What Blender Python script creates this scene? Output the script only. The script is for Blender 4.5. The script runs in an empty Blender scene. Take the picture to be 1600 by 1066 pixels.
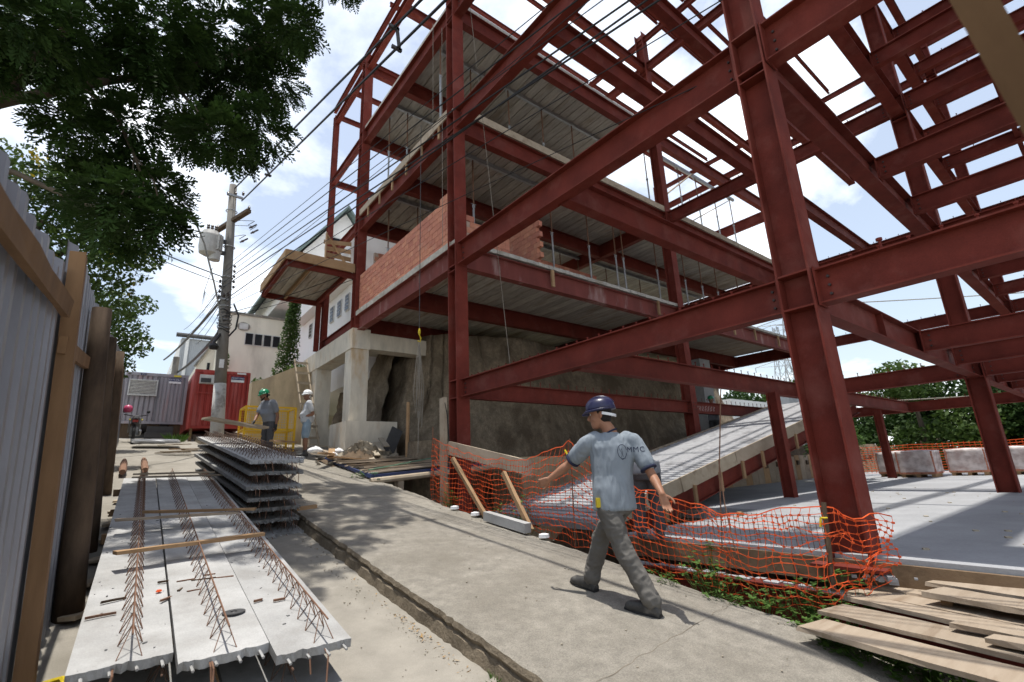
import bpy, bmesh, math, random
from mathutils import Vector as V, Matrix, noise
from mathutils.bvhtree import BVHTree
random.seed(7)
S = bpy.context.scene
COL = S.collection
# ------------------------------------------------------------------ camera
cam = bpy.data.cameras.new('camera'); camo = bpy.data.objects.new('camera', cam); COL.objects.link(camo)
camo.matrix_world = Matrix(((0.7877844, -0.12620628, -0.60288283, 0), (-0.61456473, -0.22668371, -0.75559558, 0),
                            (-0.04130281, 0.96575694, -0.25613982, 0), (0, 0, 0, 1)))
cam.sensor_width = 36; cam.lens = 16.875; cam.clip_start = .05; cam.clip_end = 3000
cam.dof.use_dof = True; cam.dof.focus_distance = 4.6; cam.dof.aperture_fstop = 2.4
S.camera = camo
# ------------------------------------------------------------------ sky, sun, exposure
SUN = V((-.06, .05, 1.0)).normalized()
W = bpy.data.worlds.new('World'); S.world = W; W.use_nodes = True
nt = W.node_tree; nt.nodes.clear(); N = nt.nodes.new; LK = nt.links.new
out = N('ShaderNodeOutputWorld'); sky = N('ShaderNodeTexSky'); sky.sky_type = 'NISHITA'; sky.sun_disc = False
sky.sun_elevation = math.asin(SUN.z); sky.sun_rotation = math.atan2(SUN.x, SUN.y)
sky.air_density = 1.2; sky.dust_density = 1.5; sky.ozone_density = 1.0
bg = N('ShaderNodeBackground'); bg.inputs[1].default_value = .15
bc = N('ShaderNodeBackground'); bc.inputs[0].default_value = (.95, .975, 1, 1); bc.inputs[1].default_value = 1.85
tc = N('ShaderNodeTexCoord'); sep = N('ShaderNodeSeparateXYZ'); LK(tc.outputs['Generated'], sep.inputs[0])
ad = N('ShaderNodeMath'); ad.operation = 'MAXIMUM'; LK(sep.outputs[2], ad.inputs[0]); ad.inputs[1].default_value = 0.0
ad2 = N('ShaderNodeMath'); LK(ad.outputs[0], ad2.inputs[0]); ad2.inputs[1].default_value = .22
dv = N('ShaderNodeVectorMath'); dv.operation = 'DIVIDE'; LK(tc.outputs['Generated'], dv.inputs[0])
cb = N('ShaderNodeCombineXYZ'); [LK(ad2.outputs[0], cb.inputs[i]) for i in range(3)]; LK(cb.outputs[0], dv.inputs[1])
of = N('ShaderNodeVectorMath'); of.inputs[1].default_value = (6.8, 3.6, 9.2); LK(dv.outputs[0], of.inputs[0])
n1 = N('ShaderNodeTexNoise'); n1.inputs['Scale'].default_value = 1.25; n1.inputs['Detail'].default_value = 9; n1.inputs['Roughness'].default_value = .56; n1.inputs['Distortion'].default_value = .25
LK(of.outputs[0], n1.inputs['Vector'])
rp = N('ShaderNodeValToRGB'); rp.color_ramp.elements[0].position = .50; rp.color_ramp.elements[1].position = .66
rp.color_ramp.elements[0].color = (.2, .2, .2, 1); rp.color_ramp.elements[1].color = (1, 1, 1, 1)
LK(n1.outputs['Fac'], rp.inputs[0])
hz = N('ShaderNodeMapRange'); hz.interpolation_type = 'SMOOTHSTEP'; hz.inputs[1].default_value = .02; hz.inputs[2].default_value = .2; hz.inputs[3].default_value = .9; hz.inputs[4].default_value = 0; LK(sep.outputs[2], hz.inputs[0])
hm_ = N('ShaderNodeMath'); hm_.operation = 'MAXIMUM'; LK(hz.outputs[0], hm_.inputs[0]); LK(rp.outputs[0], hm_.inputs[1])
mx = N('ShaderNodeMixShader'); LK(hm_.outputs[0], mx.inputs[0]); LK(sky.outputs[0], bg.inputs[0]); LK(bg.outputs[0], mx.inputs[1]); LK(bc.outputs[0], mx.inputs[2])
LK(mx.outputs[0], out.inputs[0])
sl = bpy.data.lights.new('sun', 'SUN'); sl.energy = 4.9; sl.angle = math.radians(.53); sl.color = (1, .955, .88)
so = bpy.data.objects.new('sun', sl); COL.objects.link(so); so.rotation_euler = SUN.to_track_quat('Z', 'Y').to_euler(); so.location = (0, 0, 40)
S.view_settings.view_transform = 'Standard'; S.view_settings.look = 'None'; S.view_settings.gamma = 1; S.view_settings.exposure = .12
S.view_settings.use_curve_mapping = False
S.cycles.max_bounces = 6; S.cycles.diffuse_bounces = 3; S.cycles.transparent_max_bounces = 12

# ------------------------------------------------------------------ materials
def mat(name, col, col2=None, rough=.85, scale=6., amt=.16, stain=None, stain_scale=1.2, stain_lo=.52, stain_hi=.68, bump=.0, bscale=40., bdist=.01,
        stretch=(1, 1, 1), metal=0., spec=.3, rnd=.0, hue=.0, trans=0., speck=0., speck_scale=170.):
    m = bpy.data.materials.new(name); m.use_nodes = True; t = m.node_tree; P = t.nodes['Principled BSDF']; n = t.nodes.new; l = t.links.new
    co = n('ShaderNodeTexCoord'); mp = n('ShaderNodeMapping'); mp.inputs['Scale'].default_value = stretch; l(co.outputs['Object'], mp.inputs[0])
    oi = n('ShaderNodeObjectInfo')
    va = n('ShaderNodeVectorMath'); va.operation = 'SCALE'; va.inputs[0].default_value = (37.3, 17.7, 53.1); l(oi.outputs['Random'], va.inputs['Scale'])
    vadd = n('ShaderNodeVectorMath'); l(mp.outputs[0], vadd.inputs[0]); l(va.outputs[0], vadd.inputs[1]); vec = vadd.outputs[0]
    a = n('ShaderNodeTexNoise'); a.inputs['Scale'].default_value = scale; a.inputs['Detail'].default_value = 6; a.inputs['Roughness'].default_value = .65; l(vec, a.inputs['Vector'])
    r = n('ShaderNodeValToRGB'); e = r.color_ramp.elements; e[0].position = .3; e[1].position = .7
    c2 = col2 or tuple(min(1, c * (1 + amt)) for c in col); c1 = tuple(c * (1 - amt) for c in col)
    if col2: c1 = col
    e[0].color = (*c1, 1); e[1].color = (*c2, 1); l(a.outputs['Fac'], r.inputs[0]); cur = r.outputs[0]
    if stain:
        b = n('ShaderNodeTexNoise'); b.inputs['Scale'].default_value = stain_scale; b.inputs['Detail'].default_value = 7; b.inputs['Roughness'].default_value = .6; l(vec, b.inputs['Vector'])
        q = n('ShaderNodeValToRGB'); q.color_ramp.elements[0].position = stain_lo; q.color_ramp.elements[1].position = stain_hi; l(b.outputs['Fac'], q.inputs[0])
        mix = n('ShaderNodeMix'); mix.data_type = 'RGBA'; l(q.outputs[0], mix.inputs[0]); l(cur, mix.inputs[6]); mix.inputs[7].default_value = (*stain, 1); cur = mix.outputs[2]
    if speck:
        sn = n('ShaderNodeTexNoise'); sn.inputs['Scale'].default_value = speck_scale; sn.inputs['Detail'].default_value = 4; sn.inputs['Roughness'].default_value = .8; l(vec, sn.inputs['Vector'])
        sm = n('ShaderNodeMapRange'); sm.inputs[1].default_value = .3; sm.inputs[2].default_value = .7; sm.inputs[3].default_value = 1 - speck; sm.inputs[4].default_value = 1 + speck; l(sn.outputs['Fac'], sm.inputs[0])
        sv = n('ShaderNodeVectorMath'); sv.operation = 'SCALE'; l(cur, sv.inputs[0]); l(sm.outputs[0], sv.inputs['Scale']); cur = sv.outputs[0]
    if rnd or hue:
        h = n('ShaderNodeHueSaturation'); l(cur, h.inputs['Color'])
        mr = n('ShaderNodeMapRange'); mr.inputs[3].default_value = 1 - rnd; mr.inputs[4].default_value = 1 + rnd; l(oi.outputs['Random'], mr.inputs[0]); l(mr.outputs[0], h.inputs['Value'])
        if hue:
            m2 = n('ShaderNodeMapRange'); m2.inputs[3].default_value = .5 - hue; m2.inputs[4].default_value = .5 + hue; l(oi.outputs['Random'], m2.inputs[0]); l(m2.outputs[0], h.inputs['Hue'])
        cur = h.outputs[0]
    l(cur, P.inputs['Base Color']); P.inputs['Roughness'].default_value = rough; P.inputs['Metallic'].default_value = metal; P.inputs['Specular IOR Level'].default_value = spec
    if bump:
        k = n('ShaderNodeTexNoise'); k.inputs['Scale'].default_value = bscale; k.inputs['Detail'].default_value = 5; k.inputs['Roughness'].default_value = .7; l(vec, k.inputs['Vector'])
        u = n('ShaderNodeBump'); u.inputs['Strength'].default_value = bump; u.inputs['Distance'].default_value = bdist; l(k.outputs['Fac'], u.inputs['Height']); l(u.outputs[0], P.inputs['Normal'])
    if trans:
        o = t.nodes['Material Output']; tr = n('ShaderNodeBsdfTranslucent'); l(cur, tr.inputs[0]); ms = n('ShaderNodeMixShader'); ms.inputs[0].default_value = trans
        l(P.outputs[0], ms.inputs[1]); l(tr.outputs[0], ms.inputs[2]); l(ms.outputs[0], o.inputs[0])
    return m
X = {}
X['steel'] = mat('red oxide primer', (.138, .0268, .0185), rough=.7, scale=2.2, amt=.25, stain=(.19, .062, .049), stain_scale=2.3, stain_lo=.53, stain_hi=.8, bump=.12, bscale=60, speck=.1, speck_scale=60, rnd=.1, spec=.14)
X['steel_dusty'] = mat('dusty primer', (.18, .046, .037), rough=.75, scale=3, amt=.2, stain=(.36, .24, .22), stain_scale=2.6, stain_lo=.56, stain_hi=.78, stretch=(1, 1, .3), rnd=.08)
X['bolt'] = mat('bolt steel', (.05, .035, .032), rough=.55, scale=30)
X['slabc'] = mat('precast soffit', (.35, .325, .285), rough=.9, scale=5, amt=.25, stain=(.19, .135, .08), stain_scale=.9, stain_lo=.55, stain_hi=.75, rnd=.16, stretch=(3, .5, 1), bump=.1, bscale=30)
X['topping'] = mat('slab topping', (.42, .40, .36), rough=.95, scale=7, amt=.25, bump=.4, bscale=30, stain=(.3, .26, .2))
X['white_slab'] = mat('fresh white concrete', (.325, .332, .345), rough=.85, scale=1.3, amt=.08, stain=(.25, .255, .265), stain_scale=.9, stain_lo=.42, stain_hi=.7, bump=.2, bscale=25, speck=.1, speck_scale=40)
X['white_rib'] = mat('white ramp filler', (.37, .375, .39), rough=.85, scale=5, amt=.12, stain=(.2, .2, .21), stain_scale=2, bump=.2, bscale=30)
X['precast'] = mat('precast slab concrete', (.37, .37, .365), rough=.88, scale=4, amt=.14, stain=(.28, .275, .265), stain_scale=3, stain_lo=.46, stain_hi=.7, bump=.4, bscale=55, bdist=.006, rnd=.07, speck=.13, speck_scale=120)
X['precast_dark'] = mat('darker precast concrete', (.24, .24, .235), rough=.9, scale=4, amt=.2, stain=(.16, .16, .155), stain_scale=3, bump=.35, bscale=55, bdist=.006, rnd=.1)  # darker precast tone for lower stack slabs, ramp deck and crumbs
X['rebar'] = mat('rusty rebar', (.125, .066, .042), (.21, .115, .072), rough=.8, scale=20)
X['oldconc'] = mat('old board marked concrete', (.60, .55, .46), rough=.92, scale=3, amt=.15, stain=(.46, .30, .15), stain_scale=1.1, stain_lo=.56, stain_hi=.74, stretch=(1.6, 1.6, .5), bump=.2, bscale=25)
X['wallconc'] = mat('stained retaining concrete', (.54, .43, .28), rough=.95, scale=3, amt=.18, stain=(.36, .28, .19), stain_scale=1.6, stain_lo=.5, stain_hi=.72, stretch=(1, 1, .4), bump=.2, bscale=20)
X['shot'] = mat('sprayed concrete', (.235, .19, .135), rough=.97, scale=9, amt=.34, stain=(.13, .10, .068), stain_scale=1.5, stain_lo=.44, stain_hi=.62, stretch=(1, 1, .7), speck=.32, speck_scale=45, bump=1, bscale=22, bdist=.04)
X['walk'] = mat('rough pavement concrete', (.255, .235, .20), rough=.95, scale=9, amt=.22, stain=(.19, .172, .142), stain_scale=.9, stain_lo=.44, stain_hi=.68, bump=.9, bscale=75, bdist=.014, speck=.34, speck_scale=95)
X['road'] = mat('driveway concrete', (.27, .25, .215), rough=.93, scale=4, amt=.14, stain=(.20, .185, .155), stain_scale=1.1, stain_lo=.46, stain_hi=.68, bump=.4, bscale=70, bdist=.006, speck=.16)
X['kerb'] = mat('crumbling kerb', (.20, .165, .12), rough=.97, scale=8, amt=.3, stain=(.11, .09, .065), stain_scale=4, bump=.9, bscale=25, bdist=.03)
X['earth'] = mat('earth', (.12, .085, .055), rough=1, scale=5, amt=.35, bump=.9, bscale=14, bdist=.04)
X['ground'] = mat('far ground', (.17, .155, .10), rough=1, scale=.2, amt=.3)
X['brick'] = mat('hollow brick', (.46, .19, .125), rough=.9, scale=11, amt=.14, stain=(.54, .32, .24), stain_scale=5, stain_lo=.55, stain_hi=.8, rnd=.11, hue=.006, bump=.25, bscale=60, bdist=.004)
X['mortar'] = mat('mortar', (.44, .33, .26), rough=.95, scale=12, bump=.3)
X['wood'] = mat('sawn timber', (.27, .165, .085), (.36, .235, .13), rough=.85, scale=3.5, stretch=(1, 1, 1), stain=(.22, .13, .065), stain_scale=5, stain_lo=.6, stain_hi=.75, rnd=.2, bump=.2, bscale=40)
X['woodgrey'] = mat('weathered timber', (.30, .24, .17), (.41, .345, .26), rough=.9, scale=4, stain=(.19, .14, .10), stain_scale=3, stain_lo=.56, stain_hi=.74, rnd=.2, bump=.25, bscale=40)
X['plank'] = mat('pale dusty plank', (.285, .225, .165), (.365, .30, .23), rough=.9, scale=3, stretch=(.6, 4, 1), stain=(.21, .15, .10), stain_scale=1.8, stain_lo=.55, stain_hi=.75, rnd=.13, bump=.25, bscale=30)
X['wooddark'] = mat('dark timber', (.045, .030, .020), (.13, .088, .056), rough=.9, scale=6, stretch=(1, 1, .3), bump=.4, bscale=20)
X['post'] = mat('fence timber', (.15, .084, .041), (.225, .13, .064), rough=.85, scale=6, stretch=(1, 1, .2), stain=(.10, .055, .03), stain_scale=5, stain_lo=.66, stain_hi=.72, rnd=.15, bump=.2, bscale=30)
X['galv'] = mat('galvanised sheet', (.30, .31, .34), rough=.4, scale=3, amt=.12, metal=.35, spec=.5, stain=(.21, .212, .225), stain_scale=1.2, stretch=(1, 1, .3), rnd=.08)
X['net'] = mat('orange plastic', (.76, .125, .04), rough=.9, scale=7, amt=.38, trans=.2, spec=.08)
X['white'] = mat('white paint', (.80, .795, .77), rough=.85, scale=2, amt=.03, stain=(.60, .58, .53), stain_scale=.7, stain_lo=.58, stain_hi=.8, stretch=(1, 1, .4))
X['cream'] = mat('cream render', (.74, .70, .59), rough=.9, scale=2, amt=.07, stain=(.42, .39, .32), stain_scale=.6, stain_lo=.55, stain_hi=.75, stretch=(1, 1, .35), bump=.1)
X['greyw'] = mat('grey render', (.33, .34, .35), rough=.9, scale=2)
X['mould'] = mat('black mould coping', (.15, .14, .12), (.34, .32, .28), rough=.95, scale=5)
X['glass'] = mat('dark window glass', (.014, .015, .018), rough=.2, scale=2, spec=.25)
X['frame'] = mat('aluminium frame', (.55, .55, .53), rough=.5, scale=4)
X['roofg'] = mat('green grey roof', (.16, .21, .20), rough=.7, scale=3)
X['clad'] = mat('metal cladding', (.42, .44, .46), rough=.55, scale=2, amt=.08)
X['cgrey'] = mat('grey container paint', (.30, .285, .31), rough=.6, scale=3, amt=.12, stain=(.36, .24, .24), stain_scale=1.3, stain_lo=.55, stain_hi=.7, stretch=(2, 1, .3))
X['cred'] = mat('red container paint', (.34, .045, .036), rough=.6, scale=3, amt=.15, stain=(.40, .10, .09), stain_scale=1.6, stretch=(2, 1, .3))
X['signblue'] = mat('sign blue', (.012, .02, .10), rough=.5, scale=3); X['signwhite'] = mat('sign white', (.72, .72, .72), rough=.6, scale=3)
X['signyel'] = mat('sign yellow', (.6, .5, .05), rough=.6, scale=3)
X['yellow'] = mat('yellow enamel', (.72, .42, .015), rough=.5, scale=6, amt=.12)
X['black'] = mat('black rubber', (.018, .018, .019), rough=.55, scale=10)
X['darkgrey'] = mat('dark grey', (.06, .06, .062), rough=.7, scale=8)
X['pole'] = mat('pole concrete', (.19, .178, .16), rough=.92, scale=4, amt=.2, stain=(.12, .11, .10), stain_scale=3, stretch=(1, 1, .4), bump=.3)
X['lime'] = mat('limewash', (.52, .51, .48), rough=.95, scale=6, amt=.1, stain=(.28, .265, .245), stain_scale=3, stain_lo=.5, stain_hi=.62)
X['trafo'] = mat('transformer paint', (.42, .41, .385), rough=.5, scale=5)
X['porc'] = mat('brown porcelain', (.045, .03, .025), rough=.3, scale=5, spec=.5)
X['galvm'] = mat('galvanised steel', (.33, .34, .35), rough=.5, scale=8, metal=.3)
X['plastic'] = mat('clear film', (.62, .60, .60), rough=.35, scale=4, amt=.1, spec=.5)
X['bag'] = mat('white sack', (.74, .74, .74), rough=.7, scale=7, amt=.06)
X['bark'] = mat('bark', (.065, .05, .037), (.12, .095, .07), rough=.95, scale=8, stretch=(1, 1, .3), bump=.5)
X['leafd'] = mat('dark leaf', (.018, .040, .010), (.036, .070, .015), rough=.65, scale=1.3, trans=.18, spec=.15)
X['leafm'] = mat('leaf', (.045, .088, .018), (.085, .135, .03), rough=.6, scale=.6, trans=.35)
X['leafy'] = mat('yellowing leaf', (.035, .07, .014), (.065, .105, .02), rough=.6, scale=1.1, trans=.3, stain=(.34, .25, .02), stain_scale=1.6, stain_lo=.6, stain_hi=.68)
X['leafg'] = mat('weed leaf', (.06, .13, .02), (.11, .20, .04), rough=.6, scale=5, trans=.35)
X['litter'] = mat('dry leaves', (.26, .15, .06), (.42, .28, .12), rough=.9, scale=30, rnd=.2)
X['rubble'] = mat('rubble', (.30, .26, .20), (.42, .37, .29), rough=.97, scale=5, rnd=.25, bump=.5, bscale=20)
X['tarp'] = mat('blue tarp', (.03, .045, .12), rough=.6, scale=4); X['rope'] = mat('rope', (.24, .215, .18), rough=.9, scale=30); X['grope'] = mat('green rope', (.11, .2, .14), rough=.9, scale=20)
X['yelrope'] = mat('yellow tape', (.55, .42, .02), rough=.6, scale=10)
X['pink'] = mat('pink helmet', (.5, .07, .16), rough=.3, scale=8, spec=.5)
X['foil'] = mat('white sheet metal', (.62, .63, .65), rough=.4, scale=3, metal=.3)
X['formw'] = mat('formwork board', (.15, .10, .06), (.20, .14, .085), rough=.9, scale=5, stain=(.09, .06, .035), stain_scale=3, bump=.3)
X['barkstrip'] = mat('split bark', (.17, .095, .06), (.26, .15, .10), rough=.9, scale=14, bump=.6, bscale=25)
X['rebard'] = mat('dark rebar', (.085, .05, .036), (.13, .075, .05), rough=.8, scale=20)
# ------------------------------------------------------------------ mesh builder
class MB:
    def __init__(s): s.v = []; s.f = []
    def add(s, vs, fs):
        o = len(s.v); s.v += [tuple(p) for p in vs]; s.f += [tuple(i + o for i in f) for f in fs]; return s
    def ob(s, c, a, b, d):
        c, a, b, d = V(c), V(a), V(b), V(d)
        vs = [c + a * i + b * j + d * k for i, j, k in ((-1, -1, -1), (1, -1, -1), (1, 1, -1), (-1, 1, -1), (-1, -1, 1), (1, -1, 1), (1, 1, 1), (-1, 1, 1))]
        fs = [(0, 3, 2, 1), (4, 5, 6, 7), (0, 1, 5, 4), (1, 2, 6, 5), (2, 3, 7, 6), (3, 0, 4, 7)]
        if a.cross(b).dot(d) < 0: fs = [f[::-1] for f in fs]
        return s.add(vs, fs)
    def box(s, x0, x1, y0, y1, z0, z1):
        return s.ob(((x0 + x1) / 2, (y0 + y1) / 2, (z0 + z1) / 2), ((x1 - x0) / 2, 0, 0), (0, (y1 - y0) / 2, 0), (0, 0, (z1 - z0) / 2))
    def bar(s, p, q, w, h, up=(0, 0, 1)):      # w across, h along up
        p, q = V(p), V(q); d = q - p; L = d.length; d.normalize(); u = V(up); sd = d.cross(u)
        if sd.length < 1e-4: sd = d.cross(V((0, 1, 0)))
        sd.normalize(); u = sd.cross(d); return s.ob((p + q) / 2, d * L / 2, sd * w / 2, u * h / 2)
    def rough(s, p, q, w, h, up=(0, 0, 1), n=5, j=.006):   # board with wavering edges
        p, q = V(p), V(q); d = (q - p).normalized(); u = V(up); sd = d.cross(u); sd.normalize(); u = sd.cross(d); vs = []; fs = []
        for i in range(n + 1):
            c = p.lerp(q, i / n)
            for a, b in ((-1, -1), (1, -1), (1, 1), (-1, 1)):
                e = random.uniform(-j, j) * (2 if i in (0, n) else 1)
                vs.append(c + sd * (a * w / 2 + random.uniform(-j, j)) + u * (b * h / 2 + random.uniform(-j, j) * .4) + d * (e if i in (0, n) else 0))
        for i in range(n):
            for k in range(4):
                fs.append((4 * i + k, 4 * i + (k + 1) % 4, 4 * i + 4 + (k + 1) % 4, 4 * i + 4 + k))
        fs += [(3, 2, 1, 0), (4 * n, 4 * n + 1, 4 * n + 2, 4 * n + 3)]
        return s.add(vs, [f[::-1] for f in fs])
    def tube(s, pts, r, n=6, caps=True):
        pts = [V(p) for p in pts]; rs = r if isinstance(r, (list, tuple)) else [r] * len(pts); vs = []; fs = []; pu = None
        for i, p in enumerate(pts):
            d = (pts[min(i + 1, len(pts) - 1)] - pts[max(i - 1, 0)]).normalized()
            if pu is None: pu = d.orthogonal().normalized()
            pu = (pu - d * pu.dot(d))
            pu = pu.normalized() if pu.length > 1e-5 else d.orthogonal().normalized()
            w = d.cross(pu)
            for k in range(n):
                a = 2 * math.pi * k / n; vs.append(p + (pu * math.cos(a) + w * math.sin(a)) * rs[i])
        for i in range(len(pts) - 1):
            for k in range(n): fs.append((i * n + k, i * n + (k + 1) % n, (i + 1) * n + (k + 1) % n, (i + 1) * n + k))
        if caps: fs += [tuple(range(n))[::-1], tuple(range((len(pts) - 1) * n, len(pts) * n))]
        return s.add(vs, fs)
    def ibeam(s, p, q, d, b, tf=.014, tw=.009, up=(0, 0, 1)):   # p, q on the centre line
        p, q = V(p), V(q); u = V(up)
        s.bar(p + u * (d / 2 - tf / 2), q + u * (d / 2 - tf / 2), b, tf, up); s.bar(p - u * (d / 2 - tf / 2), q - u * (d / 2 - tf / 2), b, tf, up)
        return s.bar(p, q, tw, d - 2 * tf + .002, up)
    def lathe(s, c, prof, n=16, ax=(0, 0, 1), caps=True):
        c = V(c); z = V(ax).normalized(); x = z.orthogonal().normalized(); y = z.cross(x); vs = []; fs = []
        for r, h in prof:
            for k in range(n):
                a = 2 * math.pi * k / n; vs.append(c + z * h + (x * math.cos(a) + y * math.sin(a)) * r)
        for i in range(len(prof) - 1):
            for k in range(n): fs.append((i * n + k, i * n + (k + 1) % n, (i + 1) * n + (k + 1) % n, (i + 1) * n + k))
        if caps: fs += [tuple(range(n))[::-1], tuple(range((len(prof) - 1) * n, len(prof) * n))]
        return s.add(vs, fs)
    def grid(s, rows):            # rows of points -> sheet
        m = len(rows[0]); vs = [p for r in rows for p in r]; fs = []
        for i in range(len(rows) - 1):
            for k in range(m - 1): fs.append((i * m + k, i * m + k + 1, (i + 1) * m + k + 1, (i + 1) * m + k))
        return s.add(vs, fs)
    def prism(s, poly, ext):      # planar polygon extruded by vector
        n = len(poly); e = V(ext); vs = [V(p) for p in poly] + [V(p) + e for p in poly]
        fs = [tuple(range(n))[::-1], tuple(range(n, 2 * n))] + [(i, (i + 1) % n, (i + 1) % n + n, i + n) for i in range(n)]
        return s.add(vs, fs)
def wloc(o):
    l = V((0, 0, 0))
    while o: l = l + o.location; o = o.parent
    return l
def mesh_of(name, mb, m, off=None, smooth=False):
    me = bpy.data.meshes.new(name); off = off or V((0, 0, 0))
    me.from_pydata([(p[0] - off.x, p[1] - off.y, p[2] - off.z) for p in mb.v], [], mb.f); me.validate(); me.update()
    if m: me.materials.append(m)
    if smooth: me.shade_smooth()
    return me
def thing(name, label, cat, loc=(0, 0, 0), group=None):
    o = bpy.data.objects.new(name, None); COL.objects.link(o); o.location = loc; o.empty_display_size = .2
    tag(o, label, cat, group); return o
def tag(o, label, cat, group=None):
    o['label'] = label; o['category'] = cat
    if group: o['group'] = group
    return o
def part(name, mb, m, par, label=None, kind=None, smooth=False):
    off = wloc(par)
    o = bpy.data.objects.new(name, mesh_of(name, mb, m, off, smooth)); COL.objects.link(o); o.parent = par
    if label: o['label'] = label
    if kind: o['kind'] = kind
    return o
def inst(name, me, loc, par, rot=(0, 0, 0)):   # instance of a shared mesh as a part
    o = bpy.data.objects.new(name, me); COL.objects.link(o); o.parent = par; o.location = V(loc) - wloc(par); o.rotation_euler = rot; return o
def single(name, mb, m, label, cat, group=None, smooth=False, loc=None):
    off = V(loc) if loc else V(tuple(sum(p[i] for p in mb.v) / len(mb.v) if i < 2 else min(p[2] for p in mb.v) for i in range(3)))
    o = bpy.data.objects.new(name, mesh_of(name, mb, m, off, smooth)); COL.objects.link(o); o.location = off
    return tag(o, label, cat, group)
def struct(name, mb, m, smooth=False, kind='structure'):
    o = bpy.data.objects.new(name, mesh_of(name, mb, m, None, smooth)); COL.objects.link(o); o['kind'] = kind; return o
GP = [(-30, -5.2), (-8, -2.55), (0, -1.5), (7, -.58), (13.7, .45), (26, 2.2), (80, 8.5)]
def G(y):
    for (a, b), (c, d) in zip(GP, GP[1:]):
        if y <= c: return b + (d - b) * (y - a) / (c - a)
    return GP[-1][1]
RD = .18                                        # the driveway lies this far below the pavement
def nz(x, y, z=0., s=1.): return noise.noise(V((x * s, y * s, z * s)))
# ------------------------------------------------------------------ ground, pavement, pit
mb = MB(); rows = []
for y in [-60, -30, -12, -4, 0, 4, 8, 12, 16, 20, 24, 28, 34, 42, 60, 90, 140, 220, 400, 900]:
    rows.append([(x, y, (G(y) - .75 if x < 5 else (-3.2 if x < 30 else -4.5 - .02 * min(x, 300))) + 0.0) for x in (-900, -300, -120, -60, -30, -12, -4, 2, 4.2, 5.2, 12, 22, 30, 60, 120, 300, 900)])
mb.grid([r[::-1] for r in rows]); struct('ground', mb, X['ground'])
mb = MB(); rows = []                            # the lower concrete driveway
ys = [-6 + i * .25 for i in range(int(46 / .25))]
for y in ys:
    rows.append([(x, y, G(y) - RD + .012 * nz(x, y, 0, .8) + (.02 if x < -.2 else 0)) for x in [-3.0, -1.5, -.6, -.2, .2, .6, 1.0, 1.4, 1.75, 2.0, 2.16 + .03 * nz(0, y, 3, 2)]])
mb.grid([r[::-1] for r in rows]); struct('road', mb, X['road'], True)
mb = MB(); rows = []                            # the pavement, a raised concrete strip with a broken edge
y = -6
kj = []; STEP = .05
while y < 30:
    e = 2.06 + .016 * nz(3, y, 1, 1.2) + .022 * nz(3, y, 5, 7) + .014 * nz(8, y, 5, 19); ro = 4.28 + .05 * nz(9, y, 1, 1.3) + .04 * nz(9, y, 4, 5)
    if y > 11: ro = 6.2
    kj.append((e, y)); r = [(e, y, G(y) - .012)]
    for k in range(1, 12):
        x = e + .03 + (ro - e - .03) * (k - 1) / 10
        r.append((x, y, G(y) + .008 * nz(x, y, 2, 1.1) + .004 * nz(x, y, 2, 5) - (.02 if k == 11 else 0)))
    rows.append(r); y += STEP
mb.grid([r[::-1] for r in rows]); struct('pavement', mb, X['walk'], True)
mb = MB(); rows = []                            # crumbling kerb face, two courses
for e, y in kj:
    g = G(y); c = .018 * nz(1, y, 8, 9)
    rows.append([(e, y, g - .012), (e - .012 + c, y, g - .05), (e + .008 + c, y, g - .08 + .008 * nz(2, y, 0, 4)), (e - .012 + .03 * nz(5, y, 0, 5), y, g - .095), (e - .03 + .03 * nz(4, y, 0, 4), y, g - RD - .03)])
mb.grid(rows); struct('kerb', mb, X['kerb'])
mb = MB(); cpts = [(2.1 + 2.2 * k / 44, 2.2 + .24 * k / 44 + .03 * nz(k * .35, 2) + .012 * nz(k * 1.3, 5)) for k in range(45)]     # a crack across the pavement
mb.grid([[(x, y - .0015 - .003 * abs(nz(x, 4, 1, 3)), G(y) + .004) for x, y in cpts], [(x, y + .0015 + .003 * abs(nz(x, 9, 1, 3)), G(y) + .004) for x, y in cpts]]); struct('pavement_crack', mb, X['kerb'])
mb = MB(); rows = []                            # back edge of the pavement falling into the pit
y = -6.
while y < 11.1:
    ro = 4.28 + .05 * nz(9, y, 1, 1.3) + .04 * nz(9, y, 4, 5); g = G(y)
    rows.append([(ro - .02, y, g - .02), (ro + .01, y, g - .14), (ro + .12 + .08 * nz(1, y, 3, 2), y, g - .3), (ro + .3 + .1 * nz(6, y, 3, 2), y, g - .55), (ro + .5, y, min(g - 1.0, -1.7)), (ro + 1.0, y, -2.3)]); y += .15
mb.grid([r[::-1] for r in rows]); struct('earth_bank', mb, X['earth'], True)
mb = MB(); rows = []                            # floor of the excavation with the berm further in
for i in range(50):
    x = 4.3 + i * .55; r = []
    for k in range(24):
        y = -1 + k * .6; f = min(1, max(0, (x - 8.8) / 3.)) * min(1, max(0, (y - 8.05) / .5))
        r.append((x, y, -2.0 + 2.42 * f * f * (3 - 2 * f) + .1 * nz(x, y, 1, .9)))
    rows.append(r)
mb.grid(rows); struct('pit_floor', mb, X['earth'], True)
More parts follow.
